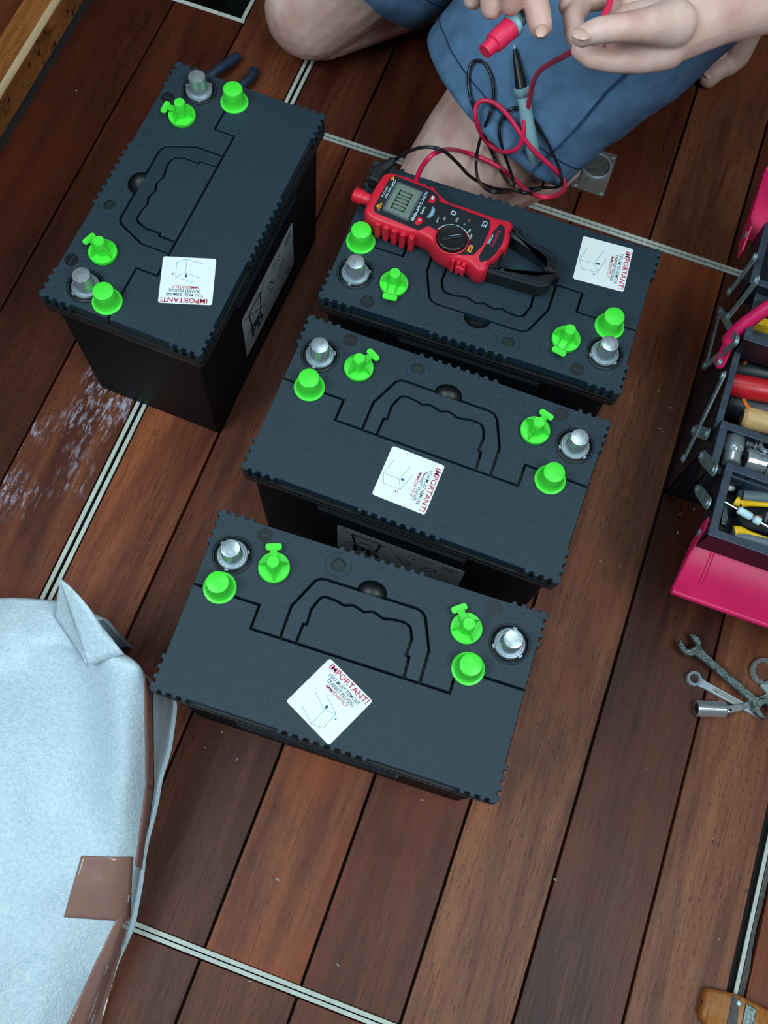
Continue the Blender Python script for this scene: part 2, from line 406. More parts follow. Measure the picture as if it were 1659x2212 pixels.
# rotate lists so that they run continuously along the outline
def cont(lst, start):
    k = min(range(len(lst)), key=lambda i: (lst[i][0] - start[0]) ** 2 + (lst[i][1] - start[1]) ** 2); return lst[k:] + lst[:k]
low = cont(low, (-BL2 + RD, 0.012)); hi = cont(hi, (BL2 - RD, 0.015))
cover = [(-BL2 + RD, 0.0124)] + low + [(BL2 - RD, 0.0124), (.0976, .0124), (.0976, -.0114), (-.0976, -.0114), (-.0976, .0124)]
ho = [(-.0677, -.0092), (-.0677, .0222), (-.0545, .0520), (-.0500, .0553), (-.0450, .0562), (.0445, .0562), (.0500, .0550), (.0548, .0508), (.0669, .0220), (.0676, -.0092)]
hi_in = [(.0521, -.0092), (.0512, .0100), (.0482, .0104), (.0486, .0265), (.0448, .0360), (.0402, .0392), (.0330, .0398), (.0264, .0390), (.0182, .0373), (.0130, .0386), (.0071, .0402), (.0030, .0394), (-.0010, .0376), (-.0060, .0388), (-.0131, .0403), (-.0175, .0390), (-.0215, .0378), (-.0270, .0392), (-.0345, .0400), (-.0410, .0396), (-.0450, .0365), (-.0491, .0247), (-.0484, .0097), (-.0517, .0090), (-.0522, -.0092)]
def smooth2(p, sub=3):
    return [(v.x, v.y) for v in spline([(a, b_, 0) for a, b_ in p], sub)]
inner_path = hi_in[:3] + smooth2(hi_in[3:22]) + hi_in[22:]
def shift_path(path, d):
    """move an open polyline sideways to its right by d"""
    out = []
    n = len(path)
    for i in range(n):
        a = Vector(path[max(i - 1, 0)]); b_ = Vector(path[i]); c = Vector(path[min(i + 1, n - 1)])
        e1 = (b_ - a) if i else (c - b_); e2 = (c - b_) if i < n - 1 else (b_ - a)
        e1.normalize(); e2.normalize(); n1 = Vector((e1.y, -e1.x)); n2 = Vector((e2.y, -e2.x)); m = n1 + n2
        if m.length < 1e-6: m = n1
        m.normalize(); out.append(tuple(b_ + m * d / max(.45, m.dot(n1))))
    return out
# ho runs left to right over the top: its right-hand side is the inside of the handle
ho_deck = shift_path(ho, -g); ho_handle = shift_path(ho, g)
in_handle = shift_path(inner_path, g); in_panel = shift_path(inner_path, -g)     # inner_path runs right to left over the top: right-hand side = outward
arc = [(0.0143 * math.cos(a), 0.0573 + 0.0118 * math.sin(a)) for a in [PI - PI * k / 16 for k in range(17)]]
dk = ho_deck[:5] + arc + ho_deck[5:]
deck = hi + [(-BL2 + RD, 0.0146), (-.0954, .0146), (-.0954, -.0092)] + dk + [(.0954, -.0092), (.0954, .0146), (BL2 - RD, 0.0146)]
handle = ho_handle + in_handle
panel = in_panel
ZT = 0.012
def plate_mesh(name, poly, m, z0=BH - ZT, z1=BH, cf=0.0005):
    return MB().prism(poly, z0, z1, chamfer=cf).mesh(name, m)
me_cover = plate_mesh('lid_cover', cover, MATS['lid_plastic'])
me_handle = plate_mesh('handle', handle, MATS['handle_plastic'], z1=BH - 0.0004)
me_panel = plate_mesh('handle_well_panel', panel, MATS['lid_plastic'])
# deck with real recesses: terminals, charge eye, polarity marks
dko = link('deck', plate_mesh('lid_deck', deck, MATS['lid_plastic']))
cut = MB()
TERM = ((-.1370, .0510), (.1370, .0510)); EYE = (-.0386, .0735); MARK = ((-.1145, .0790), (.1140, .0790))
for c in TERM: cut.lathe([(.0178, -.0022), (.0178, .004)], 40, (c[0], c[1], BH))
cut.lathe([(.0068, -.006), (.0068, .004)], 28, (EYE[0], EYE[1], BH))
for c in MARK: cut.lathe([(.0074, -.0007), (.0074, .004)], 28, (c[0], c[1], BH))
cuto = link('cut', cut.mesh('cut'))
bo = dko.modifiers.new('b', 'BOOLEAN'); bo.object = cuto; bo.operation = 'DIFFERENCE'; bo.solver = 'EXACT'
applied(dko); bpy.data.objects.remove(cuto); me_deck = dko.data; bpy.data.objects.remove(dko)
me_deck.materials.clear(); me_deck.materials.append(MATS['lid_plastic'])

def rrect(x0, x1, y0, y1, r, n=5): return roundpoly([(x0, y0), (x1, y0), (x1, y1), (x0, y1)], r, n)
b = MB()
b.prism(rrect(-BL2 + RD + .0004, BL2 - RD - .0004, -BW2 + RD + .0004, BW2 - RD - .0004, .004), BH - .0165, BH - .0125)
me_seat = None
b.prism(rrect(-BL2 + .0006, BL2 - .0006, -BW2 + .0006, BW2 - .0006, .006), BH - .0215, BH - .0160, chamfer=.0006)
b.prism(rrect(-BL2, BL2, -BW2, BW2, .006), BH - .0300, BH - .0213, inset=.0012)
me_rim = b.mesh('lid_rim', MATS['seal_plastic'])
c0, c1 = 0.0075, 0.0108
b = MB()
R0 = rrect(-BL2 + c1, BL2 - c1, -BW2 + c1, BW2 - c1, .006); R1 = rrect(-BL2 + c0, BL2 - c0, -BW2 + c0, BW2 - c0, .006)
b.rings([[(x, y, 0.0) for x, y in offset(R0, -.002)], [(x, y, .002) for x, y in R0], [(x, y, BH - .028) for x, y in R1]], True, True)
me_case = b.mesh('case', MATS['case_plastic'])
me_grip = []
for s_ in (-1, 1):
    y0, y1 = sorted((s_ * (BW2 - .0085), s_ * (BW2 + .0030)))
    me_grip.append(MB().prism(roundpoly([(-.088, y0), (.078, y0), (.072, y1), (-.082, y1)] if s_ > 0 else [(-.082, y0), (.072, y0), (.078, y1), (-.088, y1)], .002), BH - .049, BH - .0302).mesh('grip_ledge', MATS['case_plastic']))
# terminal: seal ring, washer with three lugs, tapered post
b = MB(); b.lathe([(.0186, 0.0), (.0190, .0006), (.0196, .0006), (.0199, 0.0)], 40, (0, 0, BH), False, False); b.lathe([(.0176, -.0021), (.0160, -.0012), (.0150, -.0016)], 40, (0, 0, BH))
me_seal = b.mesh('seal_ring', MATS['seal_plastic'], True)
b = MB(); b.lathe([(.0146, -.0014), (.0148, .0010), (.0140, .0022), (.0126, .0024), (.0120, .0016), (.0108, .0018)], 40, (0, 0, BH))
for k in range(3):
    a = k * 2 * PI / 3 + .5; q_ = MB().box(.0138, .0164, -.0018, .0018, BH - .0012, BH + .0012).xform(Matrix.Rotation(a, 4, 'Z')); b.add(q_.v, q_.f)
me_wash = b.mesh('washer', MATS['lead_dull'], True)
me_post = MB().lathe([(.0104, 0), (.0104, .0035), (.0102, .004), (.0094, .0205), (.0088, .0218), (.0060, .0223), (.0012, .0224), (.0010, .0219)], 40, (0, 0, BH)).mesh('post', MATS['lead_metal'], True)
# charge eye
me_eyering = MB().lathe([(.0118, 0), (.0120, .0004), (.0124, .0004), (.0126, 0)], 36, (0, 0, BH), False, False).lathe([(.0060, .0003), (.0066, .0006), (.0072, .0005), (.0076, 0.0)], 36, (0, 0, BH), False, False).mesh('eye_ring', MATS['lid_plastic'], True)
me_eyelens = MB().lathe([(.0066, -.0015), (.0062, -.0030), (.0050, -.0036), (.0030, -.0040)], 28, (0, 0, BH)).mesh('eye_lens', MATS['eye_lens'], True)
me_eyedot = MB().prism(roundpoly([(-.0016, -.0030), (.0016, -.0028), (.0010, .0028), (-.0008, .0026)], .0008), BH - .0041, BH - .0036).mesh('eye_indicator', MATS['eye_green'])
# polarity marks
def bars(l): 
    b = MB()
    for x0, x1, y0, y1 in l: b.box(x0, x1, y0, y1, BH - .0008, BH - .0001)
    return b
me_mdisc = MB().lathe([(.0073, -.00075), (.0073, -.0006)], 28, (0, 0, BH)).mesh('mark_disc', MATS['seal_plastic'])
me_minus = bars([(-.0060, .0060, -.0007, .0007)]).mesh('minus_sign', MATS['handle_plastic'])
me_plus = bars([(-.0060, .0060, .0006, .0013), (-.0060, .0060, -.0013, -.0006), (.0006, .0013, -.0060, .0060), (-.0013, -.0006, -.0060, .0060)]).mesh('plus_sign', MATS['handle_plastic'])
# finger bowl in front of the handle
b = MB(); nb = 14; rows = []
for i in range(7):
    e = PI / 2 * i / 6
    rows.append([(.0143 * math.cos(e) * math.cos(PI * k / nb), .0573 + .0118 * math.cos(e) * math.sin(PI * k / nb), BH - .0105 * math.sin(e)) for k in range(nb + 1)])
b.rings(rows, False, False, closed=False)
me_bowl = b.mesh('finger_bowl', MATS['seal_plastic'], True)
# green transit plug: disc, ribbed hub, pull tab
b = MB(); b.lathe([(.0143, 0.0), (.0143, .0012), (.0150, .0016), (.0150, .0050), (.0144, .0056), (.0078, .0060)], 40)
me_pdisc = b.mesh('disc', MATS['green_plastic'], True)
b = MB(); b.lathe([(.0074, .0052), (.0066, .0140), (.0060, .0236), (.0055, .0243)], 28)
for k in range(3):
    a = PI + (k - 1) * 1.75
    q_ = MB().add([(.005, -.0006, .0055), (.0138, -.0006, .0055), (.0138, -.0006, .0066), (.0060, -.0006, .0190), (.005, .0006, .0055), (.0138, .0006, .0055), (.0138, .0006, .0066), (.0060, .0006, .0190)], [(0, 1, 2, 3), (7, 6, 5, 4), (0, 4, 5, 1), (1, 5, 6, 2), (2, 6, 7, 3), (3, 7, 4, 0)]).xform(Matrix.Rotation(a, 4, 'Z')); b.add(q_.v, q_.f)
me_phub = b.mesh('hub', MATS['green_plastic'], True)
b = MB()
pts = [(.0050, .0095), (.0110, .0092), (.0165, .0082)]
b.rings([[(x, y, z + t) for x, z in pts] for y, t in ((-.0033, 0), (.0033, 0), (.0033, .0016), (-.0033, .0016))] + [[(x, -.0033, z) for x, z in pts]], False, False, closed=False)
b.prism(roundpoly([(.0158, -.0078), (.0226, -.0078), (.0226, .0078), (.0158, .0078)], .0036, 5), .0068, .0088, chamfer=.0004)
me_ptab = b.mesh('pull_tab', MATS['green_plastic'])
# green terminal cap (hat shape with a pin mark)
b = MB(); b.lathe([(.0156, 0.0), (.0158, .0008), (.0156, .0016), (.0134, .0022), (.0120, .0045), (.0114, .0100), (.0107, .0205), (.0103, .0216), (.0096, .0220), (.0008, .0220), (.0007, .0212)], 44)
me_cap = b.mesh('terminal_cap', MATS['green_plastic'], True)

STW = 0.0556
def make_sticker(parent, cx, cy, rot):
    r = link('warning_sticker', None, parent)
    me = MB().prism(rrect(-STW / 2, STW / 2, -STW / 2, STW / 2, .0028, 5), 0, .00022).mesh('warning_sticker', MATS['sticker_white'])
    r.data is None
    bpy.data.objects.remove(r); r = link('warning_sticker', me, parent, (cx, cy, BH)); r.rotation_euler = (0, 0, rot)
    z = .00034; h = STW / 2
    uv = lambda u, v: ((u - .5) * STW, (.5 - v) * STW)
    for nm, s_, u, v, wd, hh, mk, bd_ in (('lettering_red', 'IMPORTANT!', .085, .122, .865, .0079, 'print_red', .00012), ('lettering_blue', 'YOU MUST REMOVE', .174, .222, .700, .0048, 'print_blue', .00006),
                                     ('lettering_blue', 'TRANSIT PLUG(S)', .222, .306, .602, .0048, 'print_blue', .00006), ('lettering_red', 'IMMEDIATELY', .271, .382, .494, .0046, 'print_red', .00003)):
        x_, y_ = uv(u, v); o_ = text(nm, s_, hh, MATS[mk], r, (x_, y_, z), bold=bd_); k_ = wd * STW / max(.001, o_.dimensions.x if o_.dimensions.x else .001)
        xs_ = [v_.co.x for v_ in o_.data.vertices]; k_ = wd * STW / (max(xs_) - min(xs_))
        for v_ in o_.data.vertices: v_.co.x *= k_
    b = MB()
    def ln(a, c, w_=.00022):
        a, c = Vector((*a, 0)), Vector((*c, 0)); d = (c - a).normalized(); n_ = Vector((-d.y, d.x, 0)) * w_
        b.add([a - n_ + Vector((0, 0, z)), c - n_ + Vector((0, 0, z)), c + n_ + Vector((0, 0, z)), a + n_ + Vector((0, 0, z))], [(0, 1, 2, 3)])
    A_, B_, C_, D_ = uv(.547, .66), uv(.725, .572), uv(.735, .882), uv(.55, .960)
    ln(A_, B_); ln(B_, C_); ln(C_, D_); ln(D_, A_); ln(A_, uv(.229, .5585)); ln(B_, uv(.389, .466)); ln(D_, uv(.232, .867)); ln(uv(.765, .612), uv(.800, .590))
    b.build('box_drawing', MATS['print_line'], r)
    q0, q1 = uv(.533, .5986), uv(.787, .633)
    b = MB(); b.prism(roundpoly([(q0[0] - .0012, q0[1] - .0017), (q0[0] + .0012, q0[1] - .0017), (q0[0] + .0012, q0[1] + .0017), (q0[0] - .0012, q0[1] + .0017)], .0006), z - .0001, z + .00005); b.prism([(q1[0] - .0011, q1[1] - .0007), (q1[0] + .0011, q1[1] - .0003), (q1[0] + .0011, q1[1] + .0006), (q1[0] - .0011, q1[1] + .0002)], z - .0001, z + .00005)
    b.build('box_drawing_plug', MATS['print_blue'], r)
    return r
def make_label(parent):
    """grey label on the long side: crossed-out bin, Pb, recycling arrows"""
    x0, x1, z0, z1 = -.0655, .0785, .047, .1345
    yb = -BW2 + c1 - .0006
    r = link('side_label', MB().prism(rrect(x0, x1, z0, z1, .004), -.0002, 0).mesh('side_label', MATS['label_silver']), parent, (0, yb, 0))
    r.rotation_euler = (PI / 2 + (c1 - c0) / BH, 0, 0)
    z = .0002
    text('lettering_black', 'Pb', .032, MATS['print_black'], r, (-.0480, .0635, z), bold=.0009)
    b = MB()
    def ln(a, c, w_=.0008):
        a, c = Vector((*a, z)), Vector((*c, z)); d = (c - a).normalized(); n_ = Vector((-d.y, d.x, 0)) * w_; b.add([a - n_, c - n_, c + n_, a + n_], [(0, 1, 2, 3)])
    # bin
    ln((-.0480, .1180), (-.0440, .0860), .0012); ln((-.0160, .1180), (-.0200, .0860), .0012); ln((-.0440, .0860), (-.0200, .0860)); ln((-.0500, .1200), (-.0140, .1200), .0012)
    ln((-.0460, .1240), (-.0180, .1240)); ln((-.0460, .1240), (-.0480, .1200)); ln((-.0180, .1240), (-.0160, .1200))
    ln((-.0610, .1290), (-.0060, .0800), .0006); ln((-.0560, .0830), (-.0020, .1280), .0006)
    b.lathe([(.0028, z), (.0028, z + .0001)], 16, (-.0220, .0850, 0))
    # three chasing arrows as bent outlines
    for k in range(3):
        a = k * 2 * PI / 3 + PI / 2; c, s_ = math.cos(a), math.sin(a); R_ = .0165; cx, cy = .0270, .1010
        pt = [(-.012, -.004), (.004, -.004), (.004, -.008), (.012, .000), (.004, .008), (.004, .004), (-.010, .004), (-.014, .000), (-.012, -.004)]
        tr = lambda p: (cx + c * R_ - s_ * p[0] + c * p[1], cy + s_ * R_ + c * p[0] + s_ * p[1])
        for i in range(8): ln(tr(pt[i]), tr(pt[i + 1]), .0005)
    for k, l_ in enumerate((.018, .015, .019, .012)): b.prism([(.0540, .124 - k * .0035), (.0540 + l_, .124 - k * .0035), (.0540 + l_, .1253 - k * .0035), (.0540, .1253 - k * .0035)], z, z + .0001)
    b.build('recycling_symbols', MATS['print_black'], r)
    text('lettering_black', 'CE', .010, MATS['print_black'], r, (.0540, .0540, z), bold=.0003)
    return r
def make_battery(name):
    t = empty(name)
    link('case', me_case, t); [link('grip_ledge', m_, t) for m_ in me_grip]; link('lid_rim', me_rim, t)
    d = link('lid_deck', me_deck, t); link('lid_cover', me_cover, t); link('handle', me_handle, t); link('handle_well_panel', me_panel, t)
    link('finger_bowl', me_bowl, d)
    for k, c in enumerate(TERM):
        p = link('terminal', me_post, t, (*c, 0)); link('seal_ring', me_seal, p); wz = link('washer', me_wash, p); wz.rotation_euler.z = k * 1.0
    e = link('charge_eye', me_eyering, t, (*EYE, 0)); link('eye_lens', me_eyelens, e); link('eye_indicator', me_eyedot, e)
    for k, c in enumerate(MARK):
        p = link('polarity_mark', me_mdisc, t, (*c, 0)); link('plus_sign' if k else 'minus_sign', me_plus if k else me_minus, p)
    text('moulded_text', 'KT6B27', .0075, MATS['lid_plastic'], d, (.0165, .0835, BH), rz=PI, extrude=.0002, bold=-.00012)
    text('moulded_text', '>PP<', .0055, MATS['lid_plastic'], d, (.0520, .0835, BH), rz=PI, extrude=.0002, bold=-.0001)
    b = MB()
    for x0, x1, y0, y1 in ((.056, .0655, .0760, .0764), (.056, .0655, .0866, .0870), (.0655, .0659, .0760, .0870), (.0585, .0630, .0790, .0794), (.0585, .0630, .0830, .0834)): b.box(x0, x1, y0, y1, BH - .0002, BH + .0002)
    b.build('moulded_box', MATS['lid_plastic'], d)
    make_label(t)
    return t
BATT = {'A': ((-.3824, .5688), 88.15), 'B': ((-.0479, .6043), 181.07), 'C': ((-.0475, .3946), -.47), 'D': ((-.0464, .1737), 2.27)}
BLAB = {'A': 'black battery standing alone lengthwise on the left by the pliers', 'B': 'black battery carrying the red clamp meter in front of the kneeling person',
        'C': 'black battery in the middle of the row of three, sticker near its centre', 'D': 'black battery nearest the viewer with its sticker turned diagonally'}
# loose caps (x, y) and plugs (x, y, direction of the pull tab) on each lid, millimetres and degrees
CAPS = {'A': [(137.8, 8.1), (-144.8, 22.4)], 'B': [(144.4, 12.8), (-133.5, 19.0)], 'C': [(-133.4, 13.2), (124.3, 6.9)], 'D': [(-136.9, 17.1), (106.3, 16.3)]}
PLUG = {'A': [(96, 52, 91), (-95, 52, 70)], 'B': [(94.3, 51, 95), (-94.3, 51, 80)], 'C': [(-94.5, 50.8, 62), (94.4, 50.8, 74)], 'D': [(-95, 50.8, 110), (94.2, 51.5, 128)]}
STK = {'A': (-89.6, -41.7, 110), 'B': (-108.3, -52.8, 93.1), 'C': (-6.2, -44.1, -91.6), 'D': (-5.8, -51.2, -27)}
CLAB = {'A': ['green terminal cap on the left battery at its far end beside the pliers', 'green terminal cap on the left battery at its near end touching the metal post'],
        'B': ['green terminal cap beside the lower left of the red clamp meter', 'green terminal cap at the right end of the meter battery behind the metal post'],
        'C': ['green terminal cap at the left end of the middle battery', 'green terminal cap at the right end of the middle battery'],
        'D': ['green terminal cap at the left end of the nearest battery', 'green terminal cap at the right end of the nearest battery']}
proto = make_battery('battery')
BOBJ = {}
for n_ in 'ABCD':
    (bx_, by_), ang = BATT[n_]
    o = proto if n_ == 'A' else copy_tree(proto)
    BOBJ[n_] = o
for n_ in 'ABCD':
    (bx_, by_), ang = BATT[n_]; o = BOBJ[n_]; o.location = (bx_, by_, 0); o.rotation_euler = (0, 0, math.radians(ang))
    tag(o, BLAB[n_], 'battery', 'black batteries on the floor')
    for x, y, a in PLUG[n_]:
        p = link('transit_plug', me_pdisc, o, (x / 1000, y / 1000, BH)); p.rotation_euler.z = math.radians(a); p['label'] = 'bright green transit plug with pull tab'
        link('hub', me_phub, p); link('pull_tab', me_ptab, p)
    sx_, sy_, sr = STK[n_]; make_sticker(o, sx_ / 1000, sy_ / 1000, math.radians(sr))
    c, s_ = math.cos(math.radians(ang)), math.sin(math.radians(ang))
    for (x, y), lb in zip(CAPS[n_], CLAB[n_]):
        x, y = x / 1000, y / 1000
        cp = link('terminal_cap', me_cap, None, (bx_ + x * c - y * s_, by_ + x * s_ + y * c, BH + .0001)); tag(cp, lb, 'cap', 'loose green terminal caps')
# ================================================================ clamp meter on the rear battery
mat('meter_red', (226, 34, 58), 0.42, var=0.05, spec=0.5, bump=0.1, bscale=900)
mat('meter_black', (26, 32, 40), 0.5, var=0.08, bump=0.15, bscale=900)
mat('jaw_black', (24, 27, 31), 0.42, var=0.08)
mat('lcd', (118, 136, 124), 0.2, var=0.03, spec=0.6)
mat('lcd_frame', (84, 96, 100), 0.3)
mat('lcd_digit', (62, 78, 72), 0.4)
mat('print_white', (196, 226, 236), 0.5)
mat('print_orange', (232, 152, 40), 0.5)
mat('button_grey', (120, 160, 176), 0.45)
mm = lambda l: [(x / 1000, y / 1000) for x, y in l]
meter = empty('clamp_meter', (-.1924, .6319, BH + .0002), math.radians(-4.44))
tag(meter, 'red and black digital clamp meter lying across the rear battery', 'clamp meter')
outl = roundpoly(mm([(2, -28), (12, -31), (48, -29), (62, -25), (74, -26), (84, -34), (100, -37), (112, -35), (122, -34), (131, -39), (139, -39), (143, -32), (141, -24), (147, -15), (147, -6), (151, 0), (150, 12), (146, 20), (147, 29), (142, 32), (129, 29), (92, 27), (74, 25), (64, 29), (52, 34), (20, 34), (4, 32), (-3, 26), (-4, 0), (-2, -24)]), .004, 3)
b = MB(); b.rings([[(x, y, 0) for x, y in offset(outl, -.004)], [(x, y, .006) for x, y in outl], [(x, y, .0255) for x, y in outl], [(x, y, .0285) for x, y in offset(outl, -.0012)], [(x, y, .0300) for x, y in offset(outl, -.0035)]], True, True)
body = b.build('body', MATS['meter_red'], meter, True, angle=40)
for k in range(5):      # moulded grip ribs along the near side
    x = .015 + k * .0095
    MB().prism(roundpoly([(x, -.0335), (x + .0055, -.0335), (x + .0055, -.0275), (x, -.0275)], .0008), .004, .0265).build('grip_rib', MATS['meter_red'], meter, bevel=.0006)
for k in range(4):
    x = .020 + k * .0095
    MB().prism([(x, .0300), (x + .0055, .0300), (x + .0055, .0356), (x, .0356)], .004, .0265).build('grip_rib', MATS['meter_red'], meter, bevel=.0006)
for k in range(3):
    MB().box(.104 + k * .006, .1075 + k * .006, -.0385, -.034, .006, .026).build('grip_rib', MATS['meter_red'], meter, bevel=.0006)
face = roundpoly(mm([(6, -18), (10, -23), (60, -23), (67, -13), (79, -15), (83, -30), (111, -31), (123, -25), (127, -10), (126.5, 10), (122, 22), (76, 20.5), (66, 19), (61, 26), (51, 29), (11, 28.5), (6.5, 24)]), .002, 3)
fp = MB().prism(face, .0285, .0308, chamfer=.0004).build('face_plate', MATS['meter_black'], meter)
col = roundpoly(mm([(128.5, -25), (133, -30), (139, -24), (143, -14), (144.5, 0), (143.5, 10), (140, 20), (134, 23), (131, 12), (130, -5)]), .002, 3)
MB().prism(col, .0285, .0308, chamfer=.0004).build('brand_plate', MATS['meter_black'], meter)
lf = MB().prism(roundpoly(mm([(15, -17), (46, -18), (46, 23), (15, 22.5)]), .0025, 3), .0300, .0313, chamfer=.0004).build('display_frame', MATS['lcd_frame'], meter)
lc = MB().prism(roundpoly(mm([(17.5, -15), (44, -16), (44, 20.5), (17.5, 20)]), .0015, 3), .0310, .0316).build('display', MATS['lcd'], meter)
b = MB()
def seg7(cx, cy, w_, h_, t_, segs):
    # digit stands with its top towards +x and is read towards -y
    S = {'a': (h_ / 2 - t_, h_ / 2, -w_ / 2, w_ / 2), 'd': (-h_ / 2, -h_ / 2 + t_, -w_ / 2, w_ / 2), 'g': (-t_ / 2, t_ / 2, -w_ / 2, w_ / 2),
         'f': (.0004, h_ / 2, w_ / 2 - t_, w_ / 2), 'e': (-h_ / 2, -.0004, w_ / 2 - t_, w_ / 2), 'b': (.0004, h_ / 2, -w_ / 2, -w_ / 2 + t_), 'c': (-h_ / 2, -.0004, -w_ / 2, -w_ / 2 + t_)}
    for k in segs: x0, x1, y0, y1 = S[k]; b.box(cx + x0, cx + x1, cy + y0, cy + y1, .0316, .03172)
for cy, sg in ((.0105, 'abcdef'), (.0015, 'abcdef'), (-.0075, 'abcdef')): seg7(.0300, cy, .0064, .0150, .0015, sg)
b.box(.0215, .0230, .0054, .0066, .0316, .03172)
b.build('display_digits', MATS['lcd_digit'], lc)
R_ = -PI / 2; zt = .0310
def mt(s, size, m, x, y, bold=.00004, align='LEFT', p=None, z=zt): return text('lettering', s, size, MATS[m], p or fp, (x / 1000, y / 1000, z), R_, bold=bold, align=align)
mt('AC/DC CLAMP METER', .0041, 'print_white', 47.6, 24.5, .00012); mt('T-RMS', .0037, 'print_white', 53.2, 6.5, .0001)
mt('COM', .0038, 'print_white', 11.6, 23.0, .0001); mt('MAX 600V', .0034, 'print_white', 11.4, 13.0, .00006); mt('INPUT', .0038, 'print_orange', 10.6, -9.5, .0001)
mt('600V CAT III', .0027, 'print_white', 8.0, 12.0)
mt('CE', .0068, 'print_white', 117.0, 18.5, .0001); mt('KAIWEETS', .0046, 'print_red', 134.6, 13.5, .0001); mt('HT206D', .0036, 'print_white', 130.5, 6.0, .00008, z=zt)
for s_, x, y, m_ in (('LowZ', 72, 1.0, 'print_white'), ('C/F', 77.5, 4.2, 'print_white'), ('Hz%', 90, 9.0, 'print_white'), ('V', 99, 5.5, 'print_white'), ('60A', 107, 2.0, 'print_white'), ('600A', 111, -3.5, 'print_white'), ('V~', 102, 12.5, 'print_orange')):
    mt(s_, .0030, m_, x, y, .00005)
b = MB(); b.prism(mm([(82, 10), (87, 10), (87, 15), (82, 15)]), zt - .0001, zt); sq = b.build('insulation_mark', MATS['print_white'], fp)
b = MB(); b.prism(mm([(82.9, 10.9), (86.1, 10.9), (86.1, 14.1), (82.9, 14.1)]), zt, zt + .00008); b.build('insulation_mark_inner', MATS['meter_black'], sq)
for y in (22.0, -16.5):   # warning triangles
    MB().prism(mm([(7.2, y), (12.4, y - 2.6 + 2.6), (9.8, y + 4.6)]), zt - .0001, zt).build('warning_triangle', MATS['print_orange'], fp)
ofb = MB().prism(roundpoly(mm([(114.8, -24.5), (119.4, -24.5), (119.4, -15.5), (114.8, -15.5)]), .001), zt - .0002, zt + .0002).build('off_mark', MATS['print_orange'], fp)
mt('OFF', .0034, 'meter_black', 116.0, -16.6, .0001, z=zt + .0003)
# scale arc around the dial
b = MB(); pr = [(.0955 + .0193 * math.cos(a), -.0190 + .0193 * math.sin(a)) for a in [math.radians(38 + 125 * k / 20) for k in range(21)]]; pi_ = [(.0955 + .0183 * math.cos(a), -.0190 + .0183 * math.sin(a)) for a in [math.radians(38 + 125 * k / 20) for k in range(21)]]
b.prism(pr + pi_[::-1], zt - .0001, zt); b.build('scale_arc', MATS['print_white'], fp)
b = MB(); b.rings([[(.0955 + r * math.cos(2 * PI * k / 36), -.0190 + r * math.sin(2 * PI * k / 36), z) for k in range(36)] for r, z in ((.0180, .0304), (.0178, .0320), (.0166, .0324), (.0162, .0306))], False, False); b.build('dial_bezel', MATS['meter_red'], meter, True)
b = MB(); n_ = 48
def knurl(r, z): return [(.0955 + (r + (.0006 if k % 3 else -.0002)) * math.cos(2 * PI * k / n_), -.0190 + (r + (.0006 if k % 3 else -.0002)) * math.sin(2 * PI * k / n_), z) for k in range(n_)]
b.rings([knurl(.0152, .0304), knurl(.0150, .0360), knurl(.0138, .0368), knurl(.0110, .0362)], True, True)
dial = b.build('rotary_dial', MATS['jaw_black'], meter, True, angle=30)
b = MB(); b.bar((.0880, -.0245, .0372), (.1030, -.0135, .0372), .0062, .003); b.build('dial_pointer', MATS['jaw_black'], dial, bevel=.0008)
b = MB(); b.bar((.0925, -.0212, .0388), (.1030, -.0135, .0388), .0008, .0003); b.build('dial_mark', MATS['button_grey'], dial)
def button(x, y, pts, m, z=.0322):
    return MB().prism(roundpoly([((x + a) / 1000, (y + c) / 1000) for a, c in pts], .002, 3), .0300, z, chamfer=.0006).build('button', MATS[m], meter)
b1 = button(58, 18, [(-3, -5.5), (3, -4), (4, 0), (1, 5), (-3.5, 4)], 'meter_red'); MB().prism(mm([(56.3, 17), (58.8, 17), (58.8, 21.5), (56.3, 21.5)]), .0322, .03225).build('button_mark', MATS['print_white'], b1)
b2 = button(56, -13, [(-3.5, -4.5), (1, -5.5), (4, 0), (3, 4.5), (-3, 5.5)], 'meter_red'); mt('SEL', .0024, 'print_white', 55.4, -10.5, .00006, p=b2, z=.03228)
b3 = button(63.5, 2.0, [(-2.6, -8), (1.8, -6), (3.6, 0), (1.8, 6.5), (-2.2, 8.5), (-1.2, 0)], 'button_grey'); mt('MAX/MIN', .0022, 'print_white', 63.4, 6.0, .00004, p=b3, z=.03228)
b4 = MB().box(.110, .120, -.0405, -.034, .012, .021).build('side_button', MATS['meter_red'], meter, bevel=.001)
up_ = roundpoly(mm([(138, 31), (155, 32), (162, 24), (177, 20), (183, 23.5), (204, 16), (208.5, -1), (195, -3), (190.5, 9), (149, 19), (138, 21)]), .002, 3)
lo_ = roundpoly(mm([(208.5, -1.6), (207.5, -18), (197, -25.5), (146, -31.5), (136, -31), (136, -21), (154, -20), (190, -13.4), (195, -3.6)]), .002, 3)
b = MB(); b.prism(up_, .003, .0235, chamfer=.0022, inset=.001); ju = b.build('upper_jaw', MATS['jaw_black'], meter)
b = MB(); b.prism(lo_, .003, .0235, chamfer=.0022, inset=.001); jl = b.build('lower_jaw', MATS['jaw_black'], meter)
MB().prism(mm([(152, 24.5), (160, 22), (176, 17), (185, 18.5), (199, 14), (199, 12.5), (185, 16.5), (176, 15.2), (159, 20.2), (152, 22.5)]), .0234, .0242).build('jaw_ridge', MATS['handle_plastic'], ju)
MB().prism(mm([(150, -25.8), (196, -21), (203, -16), (202, -17.5), (196, -22.6), (150, -27.4)]), .0234, .0242).build('jaw_ridge', MATS['handle_plastic'], jl)
MB().lathe([(.0022, .0234), (.0022, .0240)], 16, (.156, -.0245, 0)).build('jaw_pin', MATS['handle_plastic'], jl)
